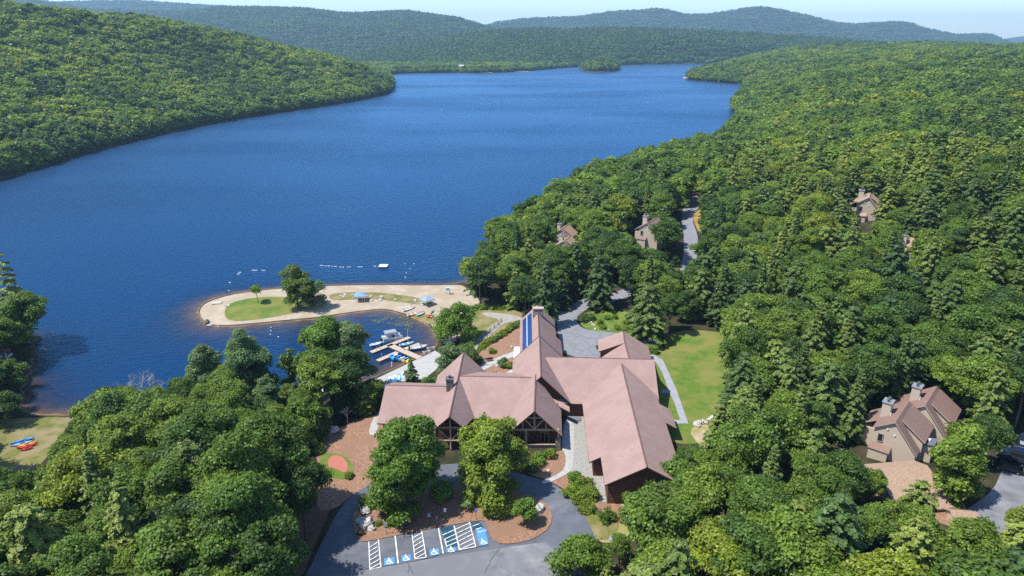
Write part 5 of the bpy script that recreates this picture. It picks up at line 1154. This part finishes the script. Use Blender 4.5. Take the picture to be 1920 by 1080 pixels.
for i, (dx, dy, c, L_, lb, rz) in enumerate([(-1.5,1.2,"blue",3.9,"dark blue kayak at the far side of the kayak row on the left lawn",.55),(-.6,.3,"paleblue",4.2,"pale blue kayak in the kayak row on the left lawn",.55),(.8,-.1,"orange",3.7,"orange kayak in the kayak row on the left lawn",.6),
     (1.5,-.75,"red",3.6,"red kayak in the kayak row on the left lawn",.62),(2.2,-1.9,"red",2.2,"short red kayak apart at the near end of the kayak row",.62),(-1.2,1.9,"skyblue",3.6,"blue kayak hidden behind the dark blue one on the left lawn",.52)]):
    x, y = kp[0]+dx*.9, kp[1]+dy; kayak(lb, (x, y, h1(x, y)+.1), rz, c, L_, .8)
rowboat("white rowboat drawn up on the cove beach, farthest from the water", at(767, 581), .75, L_=4.6, W_=1.35); rowboat("white rowboat beside the cove water, with tan inside", at(777, 590), .65, "white", 4.8, 1.4, "salmon"); rowboat("grey flat dinghy right of the white rowboats", at(789, 590), .9, "grey", 3.4, 1.5, "grey")
kayak("teal kayak leaning on the red ones by the cove", at(811, 586), 1.3, "teal", 3.0); kayak("red kayak on the cove grass, left of its neighbour", at(805, 594), 1.3, "red", 3.2); kayak("salmon red kayak on the cove grass, right of its neighbour", at(810, 594), 1.35, "salmon", 3.2)
# docks
dk = empty("dock", (0, 0, 0)); tag(dk, "floating wooden dock with cross arms in the cove", "dock")
def dockseg(a_, b_, w, z=.42):
    A = Vector(W(*a_, z)); B = Vector(W(*b_, z)); d = B-A; L_ = d.length; k = max(2, int(L_/1.5)); u = d.normalized(); rz = math.atan2(d.y, d.x)
    for i in range(k):
        c = A+u*(L_*(i+.5)/k); m = MB(); m.box((0, 0, 0), (L_/k-.05, w, .14)); o = m.build("plank_section", WOODD, dk); o.location = (c.x, c.y, z-.07); o.rotation_euler = (0, 0, rz)
    m = MB(); m.box((0, 0, 0), (L_, w*.9, .3)); o = m.build("float", mat("dock_float", (.09,.075,.06)), dk); c = (A+B)/2; o.location = (c.x, c.y, .12); o.rotation_euler = (0, 0, rz)
dockseg((696,660), (768,632), 1.55); dockseg((729,646), (787,671), 2.0); dockseg((708,676), (745,660), 1.5); dockseg((757,655), (787,644), 1.5)
for px, py in ((706,658),(712,656),(745,643),(716,670)):
    q = W(px, py, 0); m = MB(); m.tube((0, 0, -1), (0, 0, 1.2), .07, n=6); m.build("mooring_post", BARKW, dk, loc=q)
q = W(735, 688, 0); m = MB(); m.tube((0, 0, -.5), (0, 0, 1.3), .13, n=8); tag(m.build("marker_post", WHITE, loc=q), "white marker post in the water before the dock", "post")
# pontoon boat
p = W(736, 637, 0); o = empty("pontoon_boat", p, .45); tag(o, "pontoon boat with grey canopy moored at the far dock arm", "pontoon boat")
for sy in (-.95, .95): m = MB(); m.tube((-3, sy, .15), (2.6, sy, .15), .32, n=10); m.tube((2.6, sy, .15), (3.2, sy, .35), .32, .05, 10); m.build("pontoon", cmat("grey"), o)
m = MB(); m.box((0, 0, .55), (5.8, 2.5, .12)); m.build("deck", cmat("grey"), o)
for sy in (-1.2, 1.2): m = MB(); m.box((0, sy, .95), (5.6, .06, .65)); m.build("side_panel", cmat("white"), o)
for x in (-2.3, 1.8): 
    for sy in (-.8, .8): m = MB(); m.box((x, sy, .85), (1.3, .6, .5)); m.box((x, sy*1.25, 1.2), (1.3, .15, .4)); m.build("seat", cmat("white"), o)
m = MB(); m.box((.2, -.6, 1.1), (.6, .7, 1.0)); m.build("console", mat("dark_console", (.03,.03,.035)), o)
for sx in (-1.9, .9):
    for sy in (-1.1, 1.1): m = MB(); m.tube((sx, sy, .6), (sx, sy, 2.6), .04, n=6); m.build("canopy_pole", WHITE, o)
m = MB(); m.box((-.5, 0, 2.65), (3.4, 2.5, .12)); m.box((-.5, 0, 2.75), (2.9, 2.0, .1)); m.build("canopy", mat("grey_canvas", (.25,.28,.32)), o)
m = MB(); m.box((-3.2, 0, .6), (.5, .4, 1.0)); m.build("outboard_motor", MATS["dark_console"], o)
o = rowboat("white skiff at the left end of the docks, half behind the trees", W(706, 647, .05), .6, L_=3.8); o = rowboat("small white sailboat hull with bare mast between the dock arms", W(763, 647, .05), .5, L_=4.4, inside="skyblue", name="sailboat")
m = MB(); m.tube((.4, 0, .3), (.4, 0, 4.6), .05, n=6); m.build("mast", WHITE, o)
o = rowboat("white motor boat right of the short dock arm", W(785, 653, .05), .42, L_=5.2, W_=1.9, inside="grey", name="motor_boat")
m = MB(); m.box((-2.7, 0, .6), (.4, .4, .9)); m.build("outboard_motor", MATS["dark_console"], o); m = MB(); m.box((.5, 0, .85), (.1, 1.3, .5)); m.build("windscreen", GLASS, o)
q = W(742, 648, 0); m = MB(); m.tube((0, 0, 0), (0, 0, 4.2), .05, n=6); tag(m.build("mast_pole", WHITE, loc=q), "thin white mast standing by the dock crossing", "mast")
for i, (px, py, c, lb) in enumerate([(737,672,"skyblue","blue pedal boat nearest the long dock arm"),(744,672,"blue","darker blue pedal boat second along the dock"),(750,674,"teal","teal pedal boat at the near dock arm"),(757,677,"salmon","salmon pedal boat at the shore end of the dock"),(764,678,"yellow","yellow pedal boat touching the pavement")]):
    p = W(px, py, .05); o = empty("pedal_boat", p, -.95); tag(o, lb, "pedal boat")
    for sy in (-.5, .5): m = MB(); hullmesh(m, 2.9, .5, .45, 8, 3, base=-.05); m.v = [(x, y+sy, z) for x, y, z in m.v]; m.build("float", cmat(c), o)
    m = MB(); m.box((0, 0, .45), (2.0, 1.3, .15)); m.build("deck", cmat(c), o); m = MB(); m.box((-.5, 0, .7), (.35, 1.2, .5)); m.build("seat", cmat("white" if i % 2 else "skyblue"), o)
for px, py, lb in ((800,663,"white boat rack by the pavement edge, nearer the motor boat"),(808,656,"white boat rack by the pavement edge, at the cove corner")):
    p = W(px, py, .6); o = empty("boat_rack", p, .5); tag(o, lb, "rack")
    for x in (-.9, .9): m = MB(); m.tube((x, -.5, -.4), (x, -.5, .7), .05, n=6); m.tube((x, .5, -.4), (x, .5, .7), .05, n=6); m.tube((x, -.5, .7), (x, .5, .7), .05, n=6); m.build("upright", WHITE, o)
    m = MB(); m.tube((-.9, 0, .7), (.9, 0, .7), .05, n=6); m.build("crossbar", WHITE, o)
for i, (px, py, c, s_2, lb) in enumerate([(733,715,"white","skyblue","white sailboard with blue cockpit, leftmost on the pavement"),(741,712,"white","skyblue","white sailboard second on the pavement"),(748,710,"skyblue","white","blue sailboard with white cockpit on the pavement"),(757,704,"white","blue","white boat on the pavement half behind the pale spruce"),
     (592,748,"white","grey","upturned white boat on the shore under the dock side trees"),(570,742,"skyblue","white","blue boat on the shore left of the upturned white one"),(600,738,"white","skyblue","white and blue boat among trunks by the shore")]):
    p = at(px, py); sunfish(lb, (p[0], p[1], p[2]+.1), 1.9-.1*i, c, s_2)
p = at(8, 668); o = empty("pontoon_boat", (p[0]-1, p[1], .3), .1); tag(o, "pink and white striped boat canopy at the far left edge bank", "boat")
m = MB(); m.box((0, 0, .4), (5, 2.2, .6)); m.build("hull", cmat("white"), o); m = MB(); m.box((0, 0, 2.0), (4.6, 2.2, .15)); m.build("canopy", mat("pink_canvas", (.45,.16,.24)), o)
for sx in (-2, 2): 
    for sy in (-1, 1): m = MB(); m.tube((sx, sy, .5), (sx, sy, 2), .05, n=6); m.build("canopy_pole", WHITE, o)
# lily pads and weed at the cove edge
r = np.random.default_rng(4); m = MB()
wp = [W(x, y, 0)[:2] for x, y in [(688,592),(715,588),(748,592),(770,600),(782,615),(776,625),(755,618),(735,608),(700,604)]]; wa = np.array(wp)
cnt_ = 0
for _ in range(1500):
    x = r.uniform(wa[:, 0].min(), wa[:, 0].max()); y = r.uniform(wa[:, 1].min(), wa[:, 1].max())
    if not inpoly(np.array([x]), np.array([y]), wp)[0] or vnoise(np.array([x]), np.array([y]), 2.4, 8)[0] < .42: continue
    q = r.uniform(.08, .22); k = 7; m.add([(x+q*math.cos(j*6.283/k), y+q*math.sin(j*6.283/k), .03+.01*(cnt_ % 3)) for j in range(k)], [tuple(range(k))]); cnt_ += 1
tag(m.build("lily_pads", mat("lily_green", (.06,.11,.035), (.17,.20,.08), 3, .5)), "green lily pads and weed at the cove's far edge", "lily pads", kind='stuff')

# ------------------------------------------------------------------ cars
def car(label, p, rz, c, L_=4.6, group=None, suv=False):
    o = empty("parked_car", (p[0], p[1], p[2]+.1), rz); tag(o, label, "car", group); W_ = 1.85; h = 1.65 if suv else 1.45
    low = [(-L_/2,.35),(-L_/2+.05,.85),(-L_/2+.2,1.0),(L_/2-1.3,.98),(L_/2-.15,.78),(L_/2,.5),(L_/2-.05,.3)]
    m = MB(); k = len(low); vs = [(x, -W_/2, z) for x, z in low]+[(x, W_/2, z) for x, z in low]
    m.add(vs, [tuple(range(k)), tuple(range(2*k-1, k-1, -1))]+[(i, k+i, k+(i+1) % k, (i+1) % k) for i in range(k)]); m.build("body", mat("car_"+c, dict(white=(.7,.7,.7), black=(.01,.01,.012), blue=(.01,.03,.09), silver=(.35,.37,.4))[c], rough=.22, spec=.6, metal=.2), o)
    t0, t1 = (-L_/2+.25 if suv else -L_/2+.6), L_/2-1.9; top = [(t0+.25,h),(t1-.1,h)]; m = MB()
    b_ = [(t0, -W_/2+.06, .98), (t1+.8, -W_/2+.06, .96), (t1+.8, W_/2-.06, .96), (t0, W_/2-.06, .98)]; u = [(t0+.3, -W_/2+.25, h), (t1, -W_/2+.25, h), (t1, W_/2-.25, h), (t0+.3, W_/2-.25, h)]
    m.add(b_+u, [(0, 1, 5, 4), (1, 2, 6, 5), (2, 3, 7, 6), (3, 0, 4, 7)]); m.build("window", GLASS, o)
    m = MB(); m.add([(x, y, h+.005) for x, y, z in u]+[(x, y, h+.05) for x, y, z in [(v[0]*.98, v[1]*.93, 0) for v in u]], [(0, 1, 5, 4), (1, 2, 6, 5), (2, 3, 7, 6), (3, 0, 4, 7), (4, 5, 6, 7)]); m.build("roof", MATS["car_"+c], o)
    for sx in (-L_/2+.85, L_/2-.9):
        for sy in (-1, 1): m = MB(); m.tube((sx, sy*(W_/2-.2), .33), (sx, sy*(W_/2+.02), .33), .34, n=14); w = m.build("wheel", mat("tyre", (.015,.015,.015)), o); m = MB(); m.tube((sx, sy*(W_/2), .33), (sx, sy*(W_/2+.04), .33), .2, n=10); m.build("rim", mat("rim_metal", (.4,.4,.42), rough=.3, metal=.8), w)
    for sy in (-.72, .72):
        m = MB(); m.box((-L_/2+.03, sy, .8), (.08, .3, .16)); m.build("tail_light", mat("tail_red", (.5,.01,.01), rough=.3), o); m = MB(); m.box((L_/2-.06, sy, .66), (.08, .32, .14)); m.build("headlight", mat("head_glass", (.7,.7,.7), rough=.2), o)
for i, (px, py, c, lb, sv) in enumerate([(1888,882,"black","black car with red tail light, nearest in the row of the side car park",0),(1896,868,"black","black car second from the near end of the side car park row",1),(1905,856,"blue","dark blue car in the middle of the side car park row",1),
        (1914,844,"silver","silver car fourth from the near end of the side car park row",0),(1916,832,"blue","dark car at the far end of the side car park row",0)]):
    p = at(px, py); car(lb, p, 2.55, c, 4.7, "cars parked in the side car park", bool(sv))
car("white car parked where the forest road meets the utility pole", at(1290, 380), .1, "white"); car("white car half hidden left of the white car on the forest road", at(1283, 378), .3, "white")
# dark round bush heap by the garage drive
shrub("dark grey green mounded bush at the corner of the tan garage", 1789, 952, 1.5, 1.9, 1500, LC)
rock("pale stone on the mulch by the side car park", 1797, 966, .5, 90); rock("long pale kerb stone by the garage", 1782, 962, .6, 91, (1.8,.5,.4))

# ------------------------------------------------------------------ far shore: sand strips, cottages, jetties
for i, (px, py, w) in enumerate(((872,135.5,60),(912,136.5,30),(978,134,38))):
    p = W(px, py, .3); m = MB(); m.box((0, 6, .15), (w, 16, .5)); tag(m.build("far_beach", SAND, loc=(p[0], p[1]-4, .2)), kind='structure')
def farhouse(px, py, y, z, label, w=11):
    q = WY(px, py, y); o = empty("lake_house", (q[0], y, z), .1); tag(o, label, "house")
    m = MB(); m.box((0, 0, 2.5), (w, 8, 9)); m.build("wall", mat("far_wall", (.50,.49,.45)), o)
    m = MB(); m.add([(-w*.55, -4.8, 6.8), (w*.55, -4.8, 6.8), (w*.55, 0, 10.5), (-w*.55, 0, 10.5), (w*.55, 4.8, 6.8), (-w*.55, 4.8, 6.8)], [(0, 1, 2, 3), (3, 2, 4, 5), (1, 4, 2), (0, 3, 5)]); m.build("roof", mat("far_roof", (.42,.41,.40)), o)
    for dx in (-3, 0, 3): m = MB(); m.box((dx, -4.03, 4), (1.6, .1, 1.8)); m.build("window", GLASS, o)
farhouse(865, 122, 1850, 8, "pale lake house behind the small far beach"); farhouse(733, 124, 1800, 6, "white lake house at the tip of the left hill"); farhouse(1160, 116, 2480, 3, "pale house on the far shore right of the wooded islet")
for i, (px, py) in enumerate(((1352,151.5),(1365,152.5),(1398,155.5),(1404,156))):
    p = W(px, py, 0); rowboat(["white motor boat off the wooded point, leftmost","white boat at the wooded point's little dock","pale boat at the right of the wooded point's lawn","white boat nearest the right shore woods"][i], p, .2*i, L_=8, W_=3)
p = W(1383, 152.5, .3); m = MB(); m.box((0, 8, .2), (26, 12, .6)); tag(m.build("point_lawn", DRYG, loc=(p[0], p[1], .2)), kind='structure')
p = W(1285, 147, .3); m = MB(); m.blob((0, 0, .5), 5, 3, 10, .2, 0, (1.2, .8, .3)); tag(m.build("shore_rock", ROCK, loc=p), "pale rock at the very tip of the wooded point", "rock")

# ------------------------------------------------------------------ air
m = MB(); m.box((0, 5450, 205), (19000, 11900, 430)); hz = m.build("haze", None) if False else None
me = bpy.data.meshes.new("haze"); me.from_pydata(m.v, [], m.f); hm = bpy.data.materials.new("haze_air"); hm.use_nodes = True; N = hm.node_tree.nodes; L = hm.node_tree.links
for n in list(N):
    if n.type != 'OUTPUT_MATERIAL': N.remove(n)
pv = N.new("ShaderNodeVolumePrincipled"); pv.inputs["Color"].default_value = (.50,.78,1, 1); pv.inputs["Density"].default_value = HAZE = .0001; pv.inputs["Anisotropy"].default_value = .25
L.new(pv.outputs[0], N["Material Output"].inputs["Volume"]); me.materials.append(hm); tag(obj("haze", me), kind='stuff')
